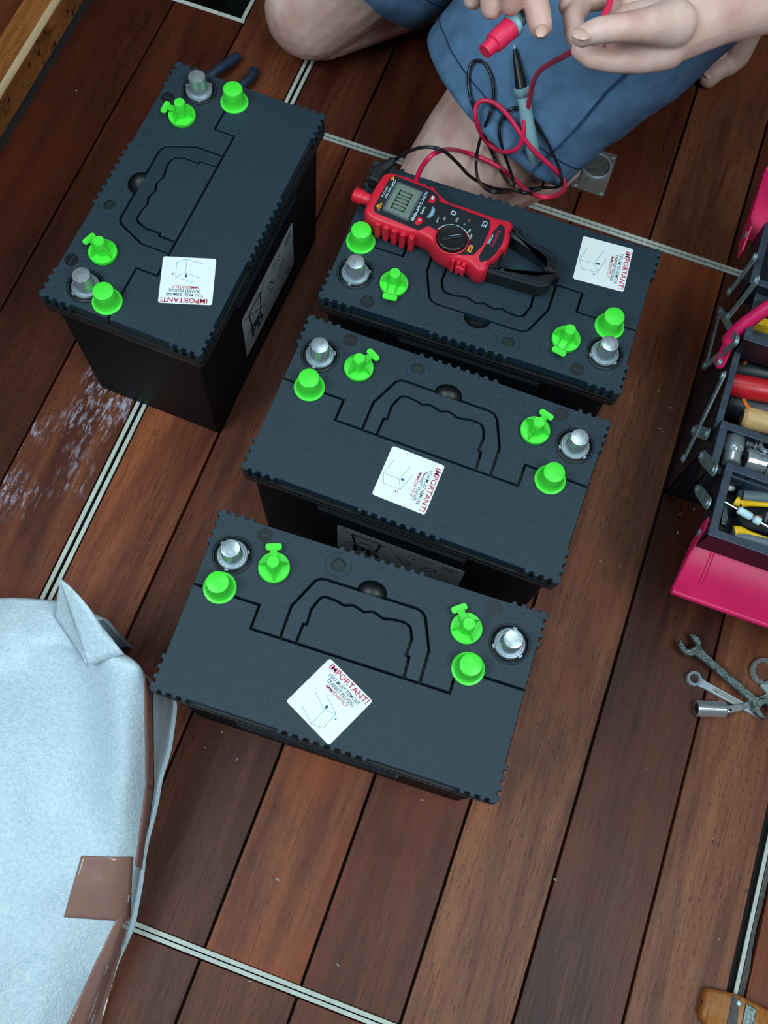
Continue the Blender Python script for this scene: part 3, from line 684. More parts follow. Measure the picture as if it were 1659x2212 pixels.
MB().prism(mm([(206, -3), (213.5, -1), (206, 2.5)]), .004, .016).build('jaw_nib', MATS['jaw_black'], meter)
MB().box(.140, .1495, -.028, .028, .004, .022).build('jaw_root', MATS['jaw_black'], meter, bevel=.002)
# sockets end: red probe plug and black elbow plug
b = MB(); b.tube([(-.003, -.002, .016), (-.012, -.002, .016), (-.013, -.002, .016), (-.022, -.0025, .016), (-.0235, -.0025, .016)], [.0066, .0066, .0078, .0076, .0066], 16)
b.xform(Matrix.Identity(4)); b.build('red_input_plug', MATS['meter_red'], meter, True, angle=50)
for k in range(3):
    MB().tube([(-.0145 - k * .0028, -.0023, .016), (-.0157 - k * .0028, -.0023, .016)], .0082, 16).build('plug_ring', MATS['meter_red'], meter, True, angle=40)
b = MB(); b.prism(roundpoly(mm([(-17, 19), (-3, 19), (-3, 33), (-8, 40), (-17, 40)]), .003, 3), .007, .024, chamfer=.002)
bp = b.build('black_input_plug', MATS['rubber_black'], meter)
b = MB(); b.tube([(-.012, .030, .016), (-.008, .040, .018), (-.0035, .0485, .020), (-.001, .0535, .021)], [.0075, .0062, .0048, .0032], 12); b.build('strain_relief', MATS['rubber_black'], bp, True)
for k in range(3):
    p0 = Vector((-.0072 + k * .0022, .0420 + k * .0042, .0183 + k * .0008)); MB().tube([p0, p0 + Vector((.0008, .0016, .0003))], .0062 - k * .0006, 12).build('relief_ring', MATS['rubber_black'], bp, True, angle=40)
def mpt(x, y, z):
    """meter-local millimetres to world"""
    a = math.radians(-4.44); return Vector((-.1924 + (x * math.cos(a) - y * math.sin(a)) / 1000, .6319 + (x * math.sin(a) + y * math.cos(a)) / 1000, BH + z / 1000))
# ================================================================ kneeling person
def skinmat():
    m = bpy.data.materials.new('skin'); m.use_nodes = True; N = m.node_tree.nodes; L = m.node_tree.links; b = N['Principled BSDF']
    tc = N.new('ShaderNodeTexCoord')
    n1 = N.new('ShaderNodeTexNoise'); n1.inputs['Scale'].default_value = 22; n1.inputs['Detail'].default_value = 5; L.new(tc.outputs['Object'], n1.inputs['Vector'])
    r = N.new('ShaderNodeValToRGB'); e = r.color_ramp.elements; e[0].position = .3; e[1].position = .72
    e[0].color = (*lin((200, 150, 138)), 1); e[1].color = (*lin((234, 200, 188)), 1); L.new(n1.outputs['Fac'], r.inputs[0]); L.new(r.outputs[0], b.inputs['Base Color'])
    b.inputs['Roughness'].default_value = .5; b.inputs['Subsurface Weight'].default_value = .18; b.inputs['Subsurface Radius'].default_value = (.012, .005, .003); b.inputs['Subsurface Scale'].default_value = .5
    n2 = N.new('ShaderNodeTexNoise'); n2.inputs['Scale'].default_value = 420; n2.inputs['Detail'].default_value = 3; L.new(tc.outputs['Object'], n2.inputs['Vector'])
    bp = N.new('ShaderNodeBump'); bp.inputs['Strength'].default_value = .25; bp.inputs['Distance'].default_value = .0008; L.new(n2.outputs['Fac'], bp.inputs['Height']); L.new(bp.outputs[0], b.inputs['Normal'])
    return m
M_skin = skinmat()
mat('shorts_cotton', (94, 128, 164), 0.85, var=0.16, vscale=60, bump=0.5, bscale=1600, spec=0.2)
mat('shorts_seam', (44, 66, 98), 0.9, var=0.1, spec=0.2)
mat('shirt_black', (20, 21, 25), 0.9, var=0.1, spec=0.2, bump=0.4, bscale=900)
mat('nail', (210, 168, 152), 0.3, sss=.1)
mat('hair_brown', (60, 44, 34), 0.7, bump=.8, bscale=200)

def ico(c, r, sub=2, scale=(1, 1, 1), rot=None):
    bm = bmesh.new(); bmesh.ops.create_icosphere(bm, subdivisions=sub, radius=r)
    M_ = Matrix.Translation(c) @ (rot if rot else Matrix.Identity(4)) @ Matrix.Diagonal((*scale, 1)); vs = [M_ @ v.co for v in bm.verts]; fs = [tuple(v.index for v in f.verts) for f in bm.faces]; bm.free(); return vs, fs
def hull(pts):
    bm = bmesh.new()
    for p in pts: bm.verts.new(p)
    bmesh.ops.convex_hull(bm, input=bm.verts)
    loose = [v for v in bm.verts if not v.link_faces]
    for v in loose: bm.verts.remove(v)
    bm.verts.index_update(); vs = [v.co.copy() for v in bm.verts]; fs = [tuple(v.index for v in f.verts) for f in bm.faces]; bm.free(); return vs, fs
def limb(mb, chain, sub=2):
    """tapered limb through (point, radius) pairs"""
    for (p0, r0), (p1, r1) in zip(chain, chain[1:]):
        a, _ = ico(Vector(p0), r0, sub); c, _ = ico(Vector(p1), r1, sub); vs, fs = hull(a + c); mb.add(vs, fs)
def voxel(name, mb, m, size, parent, smooth=4, fac=.5):
    o = link(name, mb.mesh(name, m), None)
    rm = o.modifiers.new('r', 'REMESH'); rm.mode = 'VOXEL'; rm.voxel_size = size
    if smooth: sm = o.modifiers.new('s', 'SMOOTH'); sm.iterations = smooth; sm.factor = fac
    applied(o); o.data.name = name; o.data.materials.clear(); o.data.materials.append(m)
    o.data.polygons.foreach_set('use_smooth', [True] * len(o.data.polygons)); o.parent = parent; return o

person = empty('person', (-0.03, 1.15, 0)); tag(person, 'kneeling person in blue shorts holding the red test lead in both hands', 'person')
KR = Vector((-.150, .800, .078)); HR = Vector((.020, 1.045, .365)); AR = Vector((.110, 1.170, .105)); 
KL = Vector((-.412, 1.004, .080)); HL = Vector((-.150, 1.205, .365)); AL = Vector((-.080, 1.300, .085))
bd = MB()
def leg(K, H_, A_, side):
    d = (H_ - K).normalized(); plan = Vector((A_.x - K.x, A_.y - K.y, 0)).normalized(); n_ = Vector((plan.y, -plan.x, 0))
    limb(bd, [(K, .064), (K + d * .06, .073), (K + d * .16, .082), (K + d * .28, .088), (H_, .095)], 3)           # thigh
    s0 = Vector((K.x, K.y, .062)) + plan * .015
    limb(bd, [(s0, .055), (s0 + plan * .08 + Vector((0, 0, .004)), .053), (s0 + plan * .17 + Vector((0, 0, .012)) + n_ * .008 * side, .056), (s0 + plan * .27 + Vector((0, 0, .02)), .046), (A_, .036)], 3)   # shin and calf
    vs, fs = ico(K - plan * .012 + Vector((0, 0, .002)), .046, 3, (1, 1, 1.15)); bd.add(vs, fs)                    # kneecap
    limb(bd, [(K + plan * .05 + n_ * .02 * side + Vector((0, 0, -.02)), .04), (K + plan * .15 + n_ * .025 * side + Vector((0, 0, -.012)), .05)], 2)
leg(KR, HR, AR, 1); leg(KL, HL, AL, -1)
# foot of the right-hand leg: toes tucked under, sole upright behind them
def foot(A_, toe, side, extra=None):
    fwd = Vector((toe.x - A_.x, toe.y - A_.y, 0)).normalized() if False else Vector((-.594, -.804, 0)); sd = Vector((fwd.y, -fwd.x, 0)) * side
    ball = Vector((toe.x, toe.y, .022)) - fwd * .038
    heel = ball - fwd * .030 + Vector((0, 0, .120))
    limb(bd, [(A_, .036), (heel + Vector((0, 0, -.005)), .034)], 2)
    for k in range(5):
        t = (k - 2) / 2.0; b0 = ball + sd * t * .036 + fwd * (-.006 * abs(t) - .004 * k)
        limb(bd, [(heel + Vector((0, 0, -.02)) + sd * t * .018, .026), (b0 + Vector((0, 0, .012)) - fwd * .012, .0170), (b0, .0150)], 2)
        L_ = .036 - .0035 * k; r = .0125 - .0010 * k
        limb(bd, [(b0, .0145), (b0 + fwd * L_ * .5 + Vector((0, 0, .003)), r + .001), (b0 + fwd * L_ + Vector((0, 0, -.004)), r + .0012)], 2)
        NAILS.append((b0 + fwd * (L_ + .004) + Vector((0, 0, r * .62)), fwd, r * .62))
NAILS = []
foot(AR, Vector((.098, 1.178, 0)), 1); foot(AL, Vector((-.075, 1.345, 0)), 1)
# trunk, neck, head
PV = (HR + HL) / 2; CH = Vector((.035, 1.185, .560)); SHC = Vector((.055, 1.165, .735))
ax = (HR - HL).normalized()
limb(bd, [(PV - ax * .06, .105), (PV + ax * .06, .105)], 2)
limb(bd, [(PV + Vector((0, -.01, .03)), .120), (PV.lerp(CH, .5) + Vector((0, -.02, 0)), .130), (CH, .135), (SHC, .105)], 2)
SR = SHC + ax * .175 + Vector((0, 0, -.005)); SL = SHC - ax * .175 + Vector((0, 0, -.005))
limb(bd, [(SL, .058), (SHC, .085), (SR, .058)], 2)
NK = SHC + Vector((-.02, -.03, .075)); HD = NK + Vector((-.035, -.045, .115))
limb(bd, [(SHC + Vector((0, 0, .03)), .062), (NK, .056), (HD + Vector((.02, .03, -.03)), .06)], 2)
vs, fs = ico(HD, .092, 3, (.86, 1.02, 1.16)); bd.add(vs, fs)
fdir = Vector((-.594, -.804, -.25)).normalized(); fs_ = Vector((.804, -.594, 0))
limb(bd, [(HD + fdir * .05 + Vector((0, 0, -.05)), .05), (HD + fdir * .068 + Vector((0, 0, -.085)), .032)], 2)
limb(bd, [(HD + fdir * .086 + Vector((0, 0, .012)), .009), (HD + fdir * .106 + Vector((0, 0, -.022)), .014)], 2)
for s_ in (-1, 1):
    vs, fs = ico(HD + fs_ * .082 * s_ + Vector((0, .0, -.01)), .03, 2, (.35, .7, 1.0)); bd.add(vs, fs)
limb(bd, [(HD + fdir * .092 - fs_ * .02 + Vector((0, 0, -.052)), .008), (HD + fdir * .095 + fs_ * .02 + Vector((0, 0, -.052)), .008)], 2)
# hands (thumb and four bent fingers each) at about half a metre above the floor
ZH = .50
def hp(x, y, z=ZH): return at(x, y, z)
# hand on the photograph's right: side-on fist closed on the lead, forearm leaving to the right
W2 = hp(1560, 22, .500)
P0 = hp(1440, 68, .498)
limb(bd, [(W2, .0270), (hp(1500, 46, .499), .0265), (P0, .0275), (hp(1372, 78, .497), .0265)], 3)
limb(bd, [(hp(1450, 30, .492), .020), (hp(1370, 20, .485), .021)], 3)
limb(bd, [(hp(1455, 50, .518), .0190), (hp(1395, 56, .532), .0135), (hp(1338, 60, .538), .0108), (hp(1292, 66, .534), .0102), (hp(1258, 78, .527), .0086)], 3)          # thumb
limb(bd, [(hp(1440, 105, .494), .0170), (hp(1385, 127, .492), .0118), (hp(1322, 132, .492), .0094), (hp(1276, 124, .494), .0088), (hp(1252, 108, .496), .0078)], 3)        # index
limb(bd, [(hp(1420, 112, .474), .0165), (hp(1352, 128, .468), .0118), (hp(1288, 124, .472), .0104), (hp(1258, 102, .480), .0092)], 3)        # middle
limb(bd, [(hp(1395, 8, .470), .0170), (hp(1322, -12, .460), .0120), (hp(1258, 2, .464), .0106), (hp(1238, 40, .472), .0096), (hp(1243, 80, .478), .0086)], 3)           # ring
limb(bd, [(hp(1370, -40, .462), .0150), (hp(1295, -44, .456), .0110), (hp(1243, -24, .460), .0098), (hp(1227, 14, .466), .0088)], 3)          # little
E2 = Vector((.235, .900, .500))
limb(bd, [(W2, .0270), (W2.lerp(E2, .35), .034), (W2.lerp(E2, .75), .042), (E2, .040)], 3)
limb(bd, [(E2, .041), (E2.lerp(SR, .5), .047), (SR, .056)], 2)
# hand on the photograph's left: palm above the edge of the picture, fingers pointing down at the plug
P1 = hp(1090, -105, .500); W1 = hp(1085, -215, .500)
limb(bd, [(W1, .026), (hp(1088, -170, .5), .025), (P1, .024)], 3)
for (bx0, by0), (mx, my), (tx, ty), r, dz in (((1140, -85), (1152, -20), (1168, 56), .0108, .004), ((1112, -75), (1108, -28), (1104, 8), .0104, .014), ((1076, -75), (1064, -25), (1062, 16), .0104, .004), ((1044, -80), (1026, -38), (1022, -2), .0096, -.006)):
    limb(bd, [(hp(bx0, by0, .5 + dz * .5), .0165), (hp((bx0 + mx) / 2, (by0 + my) / 2, .508 + dz), r + .0012), (hp(mx, my, .506 + dz), r + .0006), (hp(tx, ty, .494 + dz), r - .0008)], 3)
limb(bd, [(hp(1130, -150, .49), .019), (hp(1150, -80, .476), .013), (hp(1128, -8, .472), .0105), (hp(1112, 22, .476), .0092)], 3)       # thumb under the plug
E1 = Vector((-.245, .960, .520))
limb(bd, [(W1, .026), (W1.lerp(E1, .35), .034), (W1.lerp(E1, .75), .042), (E1, .040)], 3)
limb(bd, [(E1, .041), (E1.lerp(SL, .5), .047), (SL, .056)], 2)
pl = person.location.copy()
body = voxel('body', bd, M_skin, .0022, None, 4, .5); body.parent = person; body.location = -pl
for k, (c, f_, r) in enumerate(NAILS[:5]):
    vs, fs = ico(c + f_ * .001, r, 2, (1, 1, .28), Matrix.Rotation(math.atan2(f_.y, f_.x), 4, 'Z')); o = MB().add(vs, fs).build('toenail', MATS['nail'], person, True); o.location = -pl
# hair
vs, fs = ico(HD + Vector((.012, .016, .022)), .096, 3, (.9, 1.0, 1.1)); hb = MB(); hb.add(vs, fs)
ho_ = hb.build('hair', MATS['hair_brown'], person, True); ho_.location = -pl
for c_, r_, sc_ in ((hp(1254, 74, .5365), .0062, (1.25, .9, .35)), (hp(1170, 66, .5075), .0062, (.8, 1.2, .35))):
    vs, fs = ico(c_, r_, 2, sc_); o = MB().add(vs, fs).build('fingernail', MATS['nail'], person, True); o.location = -pl
# blue shorts: two loose legs with open hems, gathered at the pelvis
def cloth_leg(axis, up, radii, hem_tilt, seed, nseg=56, drape=0.0):
    """rings round a limb: axis = list of centres, radii = (half width, half height) per centre"""
    rings = []; n = len(axis)
    for i, c in enumerate(axis):
        t = (axis[min(i + 1, n - 1)] - axis[max(i - 1, 0)]).normalized(); sd = t.cross(up).normalized(); uu = sd.cross(t).normalized()
        ring = []
        for k in range(nseg):
            a = 2 * PI * k / nseg; w_, h_ = radii[i]; f = i / (n - 1)
            wr_ = 1 + .030 * noise.noise(Vector((math.cos(a) * 2.3 + seed, math.sin(a) * 2.3, f * 5))) + .022 * noise.noise(Vector((math.cos(a) * 5 + f * 6, math.sin(a) * 5 - f * 7, f * 4 + seed))) + .012 * math.sin(7 * a + f * 14 + seed)
            wr_ *= 1 + drape * max(0.0, math.cos(a + .75)) ** 2 * (.35 + .65 * f)
            p = c + sd * (w_ * math.cos(a) * wr_) + uu * (h_ * math.sin(a) * wr_) + t * ((1 - f) ** 2 * (hem_tilt[0] * math.cos(a) + hem_tilt[1] * math.sin(a)))
            ring.append(p)
        rings.append(ring)
    return rings
def lerpl(pts, n):
    out = spline(pts, 8); m_ = len(out) - 1
    return [out[round(i * m_ / (n - 1))] for i in range(n)]
UPZ = Vector((0, 0, 1)); sh = MB()
dR = (HR - KR).normalized(); dL = (HL - KL).normalized()
axR = lerpl([KR + dR * .114 + Vector((-.014, .006, .006)), KR + dR * .20 + Vector((-.012, .006, .008)), KR + dR * .30 + Vector((-.006, .004, 0)), HR + dR * .03 + Vector((0, 0, .01))], 18)
rdR = [(.114 + .008 * f, .116 + .006 * f) for f in [i / 17 for i in range(18)]]
rR = cloth_leg(axR, UPZ, rdR, (-.012, -.006), 1.3, drape=.30)
axL = lerpl([KL + dL * .112 + Vector((0, 0, -.005)), KL + dL * .25, KL + dL * .33, HL + dL * .03 + Vector((0, 0, .01))], 16)
rdL = [(.108, .110 + .006 * i / 15) for i in range(16)]
rL = cloth_leg(axL, UPZ, rdL, (-.01, -.010), 4.1)
sh.rings(rR, False, True); sh.rings(rL, False, True)
vs, fs = ico((HR + HL) / 2 + Vector((0, .0, .03)), .1, 3, (1.75, 1.45, 1.25), Matrix.Rotation(math.atan2((HR - HL).y, (HR - HL).x), 4, 'Z')); sh.add(vs, fs)
shorts = sh.build('shorts', MATS['shorts_cotton'], person, True, angle=180); shorts.location = -pl
so = shorts.modifiers.new('t', 'SOLIDIFY'); so.thickness = .0022; so.offset = -1
# hem stitching and outseam, lying on the cloth
def on_ring(r, k): return Vector(r[k % len(r)])
def out_of(rings, i, k, d):
    c = sum((Vector(p) for p in rings[i]), Vector()) / len(rings[i]); p = on_ring(rings[i], k); return p + (p - c).normalized() * d
for rings_, i in ((rR, 2), (rL, 2)):
    b = MB(); b.tube([out_of(rings_, i, k, .0004) for k in range(57)], .0008, 5); o = b.build('hem_stitch', MATS['shorts_seam'], shorts, True)
b = MB(); b.tube([out_of(rR, i, 56 + 3, .0006) for i in range(18)], .0019, 6); b.build('outseam', MATS['shorts_seam'], shorts, True)
b = MB(); b.tube([out_of(rL, i, 56 + 26, .0006) for i in range(16)], .0016, 6); b.build('outseam', MATS['shorts_seam'], shorts, True)
# dark T-shirt
sb = MB()
limb(sb, [(PV + Vector((-.02, -.03, .075)), .132), (PV.lerp(CH, .5) + Vector((0, -.02, 0)), .146), (CH, .150), (SHC, .118)], 3)
limb(sb, [(SL, .070), (SHC, .098), (SR, .070)], 2)
limb(sb, [(SR, .070), (SR.lerp(E2, .45), .066)], 2); limb(sb, [(SL, .070), (SL.lerp(E1, .45), .066)], 2)
shirt = voxel('tshirt', sb, MATS['shirt_black'], .008, None, 4); shirt.parent = person; shirt.location = -pl
# ================================================================ test leads
mat('lead_red', (232, 40, 84), 0.4, var=0.05, spec=0.5)
mat('lead_black', (24, 28, 32), 0.35, var=0.08, spec=0.6)
mat('probe_grey', (146, 186, 196), 0.45, var=0.06)
mat('probe_black', (20, 21, 24), 0.4)
bpy.context.view_layer.update()
def bvh_of(objs):
    V = []; F = []
    dg = bpy.context.evaluated_depsgraph_get(); dg.update()
    for o in objs:
        e = o.evaluated_get(dg); me = e.to_mesh(); k = len(V); mw = o.matrix_world
        V += [mw @ v.co for v in me.vertices]; F += [tuple(i + k for i in p.vertices) for p in me.polygons]; e.to_mesh_clear()
    return BVHTree.FromPolygons(V, F)
BV = bvh_of([shorts, body])
def lay(px, py, lift):
    """point on the lap below the line of sight, raised by lift along the surface normal"""
    d = ray(px, py); h = BV.ray_cast(CAM, d)
    if h[0] is None: return at(px, py, .10)
    n_ = h[1] if h[1].dot(d) < 0 else -h[1]
    return h[0] + n_ * lift
z3 = lambda x, y: (980 + x * .18083, 60 + y * .18083)
def smooth_pts(P, it=2):
    for _ in range(it):
        P = [P[0]] + [(P[i - 1] + P[i] * 2 + P[i + 1]) / 4 for i in range(1, len(P) - 1)] + [P[-1]]
    return P
# black lead: boot of the meter, over the knee, two loops, up to the tail of the probe
bl = [mpt(-1, 53.5, 21), at(880, 325, .285), at(920, 313, .300), at(955, 320, .300), at(990, 345, .285)]
for x, y in [(180, 1720), (420, 1790), (700, 1825), (950, 1830), (1100, 1810), (1210, 1740), (1220, 1600), (1150, 1400), (1060, 1260), (960, 1080), (870, 970), (780, 930), (690, 945), (600, 1010), (550, 1120), (540, 1250), (570, 1400), (620, 1550), (660, 1720), (650, 1830), (600, 1930), (520, 1985), (430, 1970), (340, 1870), (285, 1740), (285, 1560), (310, 1380), (360, 1200), (430, 1060), (480, 930), (500, 750), (480, 560), (400, 420), (320, 385), (240, 420), (190, 520), (190, 700), (220, 900), (300, 1100), (390, 1300), (450, 1450), (520, 1620), (620, 1780), (700, 1900), (800, 1980), (900, 1990), (960, 1930), (985, 1850), (985, 1800)]:
    bl.append(at(*z3(x, y), .240) if y > 1860 else lay(*z3(x, y), .0052 if y < 1500 else .016 if y < 1700 else .024))
b = MB(); b.tube(spline(smooth_pts(bl, 1), 6), .0019, 8); lb = b.build('test_lead', MATS['lead_black'], None, True, angle=180)
tag(lb, 'thin black test lead looping from the meter over the blue shorts', 'test lead', 'meter test leads')
# red lead: from the meter, big loops over the lap, up to the right-hand fist, and on to the plug in the other hand
rl = [mpt(26, 38.5, 5), mpt(30, 42, 12), at(909, 353, .275), at(933, 332, .290), at(957, 324, .296)]
for x, y in [(0, 1440), (200, 1460), (400, 1530), (560, 1610), (680, 1720), (800, 1860), (900, 1960), (1030, 2030), (1150, 2040), (1250, 1980), (1290, 1850), (1240, 1690), (1120, 1550), (980, 1430), (870, 1310), (780, 1180), (700, 1030), (580, 900), (450, 830), (340, 840), (270, 930), (260, 1050), (300, 1190), (390, 1330), (500, 1420), (620, 1445), (730, 1400), (800, 1300), (830, 1170), (850, 1050), (880, 930), (910, 830)]:
    rl.append(at(*z3(x, y), .247) if y > 1900 else lay(*z3(x, y), .0175 if 760 < x < 1260 and 1150 < y < 1700 else .0125))
for (x, y), z in (((930, 700), .31), ((980, 560), .34), ((1060, 470), .37), ((1200, 400), .41), ((1350, 330), .45), ((1500, 220), .485), ((1590, 140), .505)): rl.append(at(*z3(x, y), z))
rl += [at(1285, 70, .512), at(1302, 40, .512), at(1318, 8, .512), at(1332, -40, .510), at(1300, -110, .50), at(1200, -150, .48), at(1140, -80, .482), at(1138, -20, .486), at(1131, 30, .488)]
b = MB(); b.tube(spline(smooth_pts(rl, 1), 6), .0027, 8); lr = b.build('test_lead', MATS['lead_red'], None, True, angle=180)
tag(lr, 'thick red test lead coiling from the meter up into the fist', 'test lead', 'meter test leads')
pg = empty('red_probe_plug', at(1046, 112, .48)); tag(pg, 'red capped plug of the red lead pinched between the fingertips', 'plug')
pa, pb = at(1047, 112, .482) - pg.location, at(1130, 34, .489) - pg.location
d_ = pb - pa
MB().tube([pa, pa + d_ * .20, pa + d_ * .21], [.0062, .0066, .0066], 16).build('tip_sleeve', MATS['lead_red'], pg, True, angle=40)
MB().tube([pa + d_ * .21, pa + d_ * .23, pa + d_ * .66, pa + d_ * .68], [.0072, .0086, .0092, .0084], 16).build('cap', MATS['lead_red'], pg, True, angle=40)
MB().tube([pa + d_ * .68, pa + d_ * .70, pa + d_ * .78, pa + d_ * .80, pa + d_ * 1.0], [.0080, .0098, .0098, .0072, .0060], 16).build('collar', MATS['probe_grey'], pg, True, angle=40)
# black probe with grey handle lying on the lap
tip, colr, end = lay(1115, 104, .007), lay(1129, 186, .012), lay(1157, 386, .009)
pr = empty('test_probe', colr); tag(pr, 'grey handled test probe with black tip guard lying on the shorts', 'test probe')
e0 = Vector((0, 0, 0)); t0 = tip - colr; e1 = end - colr
MB().tube([e0, t0 * .15, t0 * .6, t0 * .96], [.0066, .0062, .0042, .0022], 14).build('tip_guard', MATS['probe_black'], pr, True)
MB().tube([t0 * .95, t0 * 1.06], [.0010, .0006], 8).build('needle', MATS['steel_bright'], pr, True)
MB().tube([t0 * .03, e1 * .005, e1 * .035, e1 * .045], [.0074, .0086, .0086, .0072], 16).build('finger_guard', MATS['probe_grey'], pr, True, angle=40)
mid = [e1 * .04] + [lay(1129 + 28 * f, 186 + 200 * f, .0105) - colr for f in (.2, .4, .6, .8, 1.0)]; mid = smooth_pts(mid, 1)
MB().tube(mid, [.0066, .0070, .0076, .0076, .0066, .0056], 16).build('handle', MATS['probe_grey'], pr, True)
vs, fs = ico(mid[3] + Vector((-.004, 0, .0045)), .004, 2, (1, 1, .5)); MB().add(vs, fs).build('handle_dimple', MATS['shorts_seam'], pr, True)
# ================================================================ cantilever toolbox, opened out
mat('box_red', (216, 28, 92), 0.42, var=0.12, vscale=25, spec=0.35, bump=0.1, bscale=120, rvar=0.08)
mat('box_black', (22, 28, 36), 0.42, var=0.18, vscale=60, spec=0.5, bump=0.1, bscale=300)
mat('box_edge', (50, 62, 76), 0.42, var=0.22, vscale=90, spec=0.5, bump=0.2, bscale=500)
mat('zinc', (128, 150, 154), 0.42, metal=0.35, var=0.25, vscale=90, rvar=0.12)
mat('chrome', (214, 224, 230), 0.13, metal=0.75, var=0.03, rvar=0.04)
mat('old_steel', (110, 122, 120), 0.42, metal=0.9, var=0.35, vscale=140, bump=0.5, bscale=350)
mat('tool_orange', (226, 118, 36), 0.45)
mat('tool_red', (196, 30, 40), 0.35)
mat('tool_black', (24, 28, 34), 0.42, var=0.12)
mat('tool_grey', (92, 104, 112), 0.5)
mat('tool_yellow', (242, 190, 20), 0.4)
mat('tool_wood', (212, 172, 116), 0.5, var=0.18, vscale=30, stretch=(1, 8, 8))
mat('rust', (104, 66, 44), 0.8, var=0.4, vscale=120)
XE = 0.72
tbx = empty('toolbox', (.47, .61, 0)); tag(tbx, 'red and black metal cantilever toolbox opened out at the right edge', 'toolbox')
TO = Vector((.47, .61, 0))
def tb(name, b, m, parent=None, **k):
    b.xform(Matrix.Translation(-TO)); return b.build(name, MATS[m], parent or tbx, **k)
def tray(name, x0, y0, y1, zr, dep, rim=.0085, floor_m='box_black'):
    """open sheet-metal tray: floor, four walls and a folded rim on each side"""
    t = .0012; b = MB(); b.box(x0, XE, y0, y1, zr - dep, zr - dep + t); b.box(x0, x0 + t, y0, y1, zr - dep, zr); b.box(XE - t, XE, y0, y1, zr - dep, zr); b.box(x0, XE, y0, y0 + t, zr - dep, zr); b.box(x0, XE, y1 - t, y1, zr - dep, zr)
    o = tb(name, b, 'box_black')
    for r in ((x0, x0 + rim, y0 + rim, y1 - rim), (XE - rim, XE, y0 + rim, y1 - rim), (x0, XE, y0, y0 + rim), (x0, XE, y1 - rim, y1)):
        tb('rim', MB().box(*r, zr - .001, zr + .0016), 'box_edge', o, bevel=.0006)
    return o
base = tray('base_box', .2345, .535, .690, .157, .157, .0075)
t1 = tray('inner_tray', .2335, .488, .550, .186, .037); t2 = tray('outer_tray', .2460, .413, .4975, .200, .0365)
t3 = tray('inner_tray', .2330, .654, .716, .186, .037); t4 = tray('outer_tray', .2200, .716, .800, .200, .0365)
# divider lip inside the outer tray and the slot in its back wall
tb('tray_divider', MB().box(.254, XE, .4855, .4875, .166, .1955), 'box_edge', t2)
# red lids swung down outside the outer trays, with riveted ears
def lid(name, y_in, y_out, z_in, z_out, x0, flip):
    b = MB(); n = 6; rings = []
    for i in range(n + 1):
        f = i / n; y = y_in + (y_out - y_in) * f; z = z_in + (z_out - z_in) * f + .004 * math.sin(PI * f); rings.append([(x0, y, z), (XE, y, z), (XE, y, z - .0014), (x0, y, z - .0014)])
    b.rings(rings, True, True); o = tb(name, b, 'box_red', smooth=True, angle=30)
    sg = 1 if y_out > y_in else -1
    pts = [(x0 - .001, y_out, z_out - .003), (XE, y_out, z_out - .003)]
    tb('rolled_lip', MB().tube(pts, .0038, 10), 'box_red', o, smooth=True, angle=60)
    ge = [Vector((x0 + .022, y_in + (y_out - y_in) * f, z_in + (z_out - z_in) * f + .004 * math.sin(PI * f) + .0004)) for f in (.05, .3, .55, .72)]
    tb('pressed_rib', MB().tube(ge, .0022, 8), 'box_red', o, smooth=True)
    b = MB(); b.rings([[(x0 - .0016, y_in + (y_out - y_in) * f, z_in + (z_out - z_in) * f + dz) for f, dz in ((-.35, .012), (-.35, .026), (-.05, .030), (.22, .010), (1.0, -.001), (1.0, -.010), (0, -.006))], [(x0, y_in + (y_out - y_in) * f, z_in + (z_out - z_in) * f + dz) for f, dz in ((-.35, .012), (-.35, .026), (-.05, .030), (.22, .010), (1.0, -.001), (1.0, -.010), (0, -.006))]], True, True)
    e = tb('hinge_ear', b, 'box_red', o)
    tb('rivet', MB().tube([(x0 - .0030, y_in - (y_out - y_in) * .10, z_in + .018), (x0 + .0005, y_in - (y_out - y_in) * .10, z_in + .018)], .0046, 14), 'zinc', e, smooth=True, angle=50)
    return o
lid('lid', .418, .371, .158, .128, .2455, 1)
lid('lid', .798, .885, .166, .190, .2080, -1)
# pivot links at the visible end
def lk(p0, p1, wid=.012, x=.2285, name='link', x2=None):
    a, c = atx(*p0, x), atx(*p1, x2 if x2 else x); o = tb(name, MB().bar(a, c, wid, .0018, (1, 0, 0)), 'zinc', bevel=.0003)
    for p in (a, c):
        tb('rivet', MB().tube([p + Vector((-.0030, 0, 0)), p + Vector((.001, 0, 0))], .0042, 14), 'zinc', o, smooth=True, angle=50)
    return o
lk((1508, 1056), (1530, 1088), .0135, .2420); lk((1517, 985), (1544, 1015), .0140, .2320); lk((1500, 930), (1528, 938), .0135, .2290)
lk((1632, 556), (1577, 630), .0110, .2150); lk((1635, 606), (1574, 684), .0115, .2150); lk((1556, 670), (1524, 792), .0100, .2260); lk((1557, 672), (1592, 735), .0095, .2240); lk((1592, 738), (1524, 790), .0100, .2230)
lk((1563, 812), (1478, 990), .0120, .2270, 'long_link')
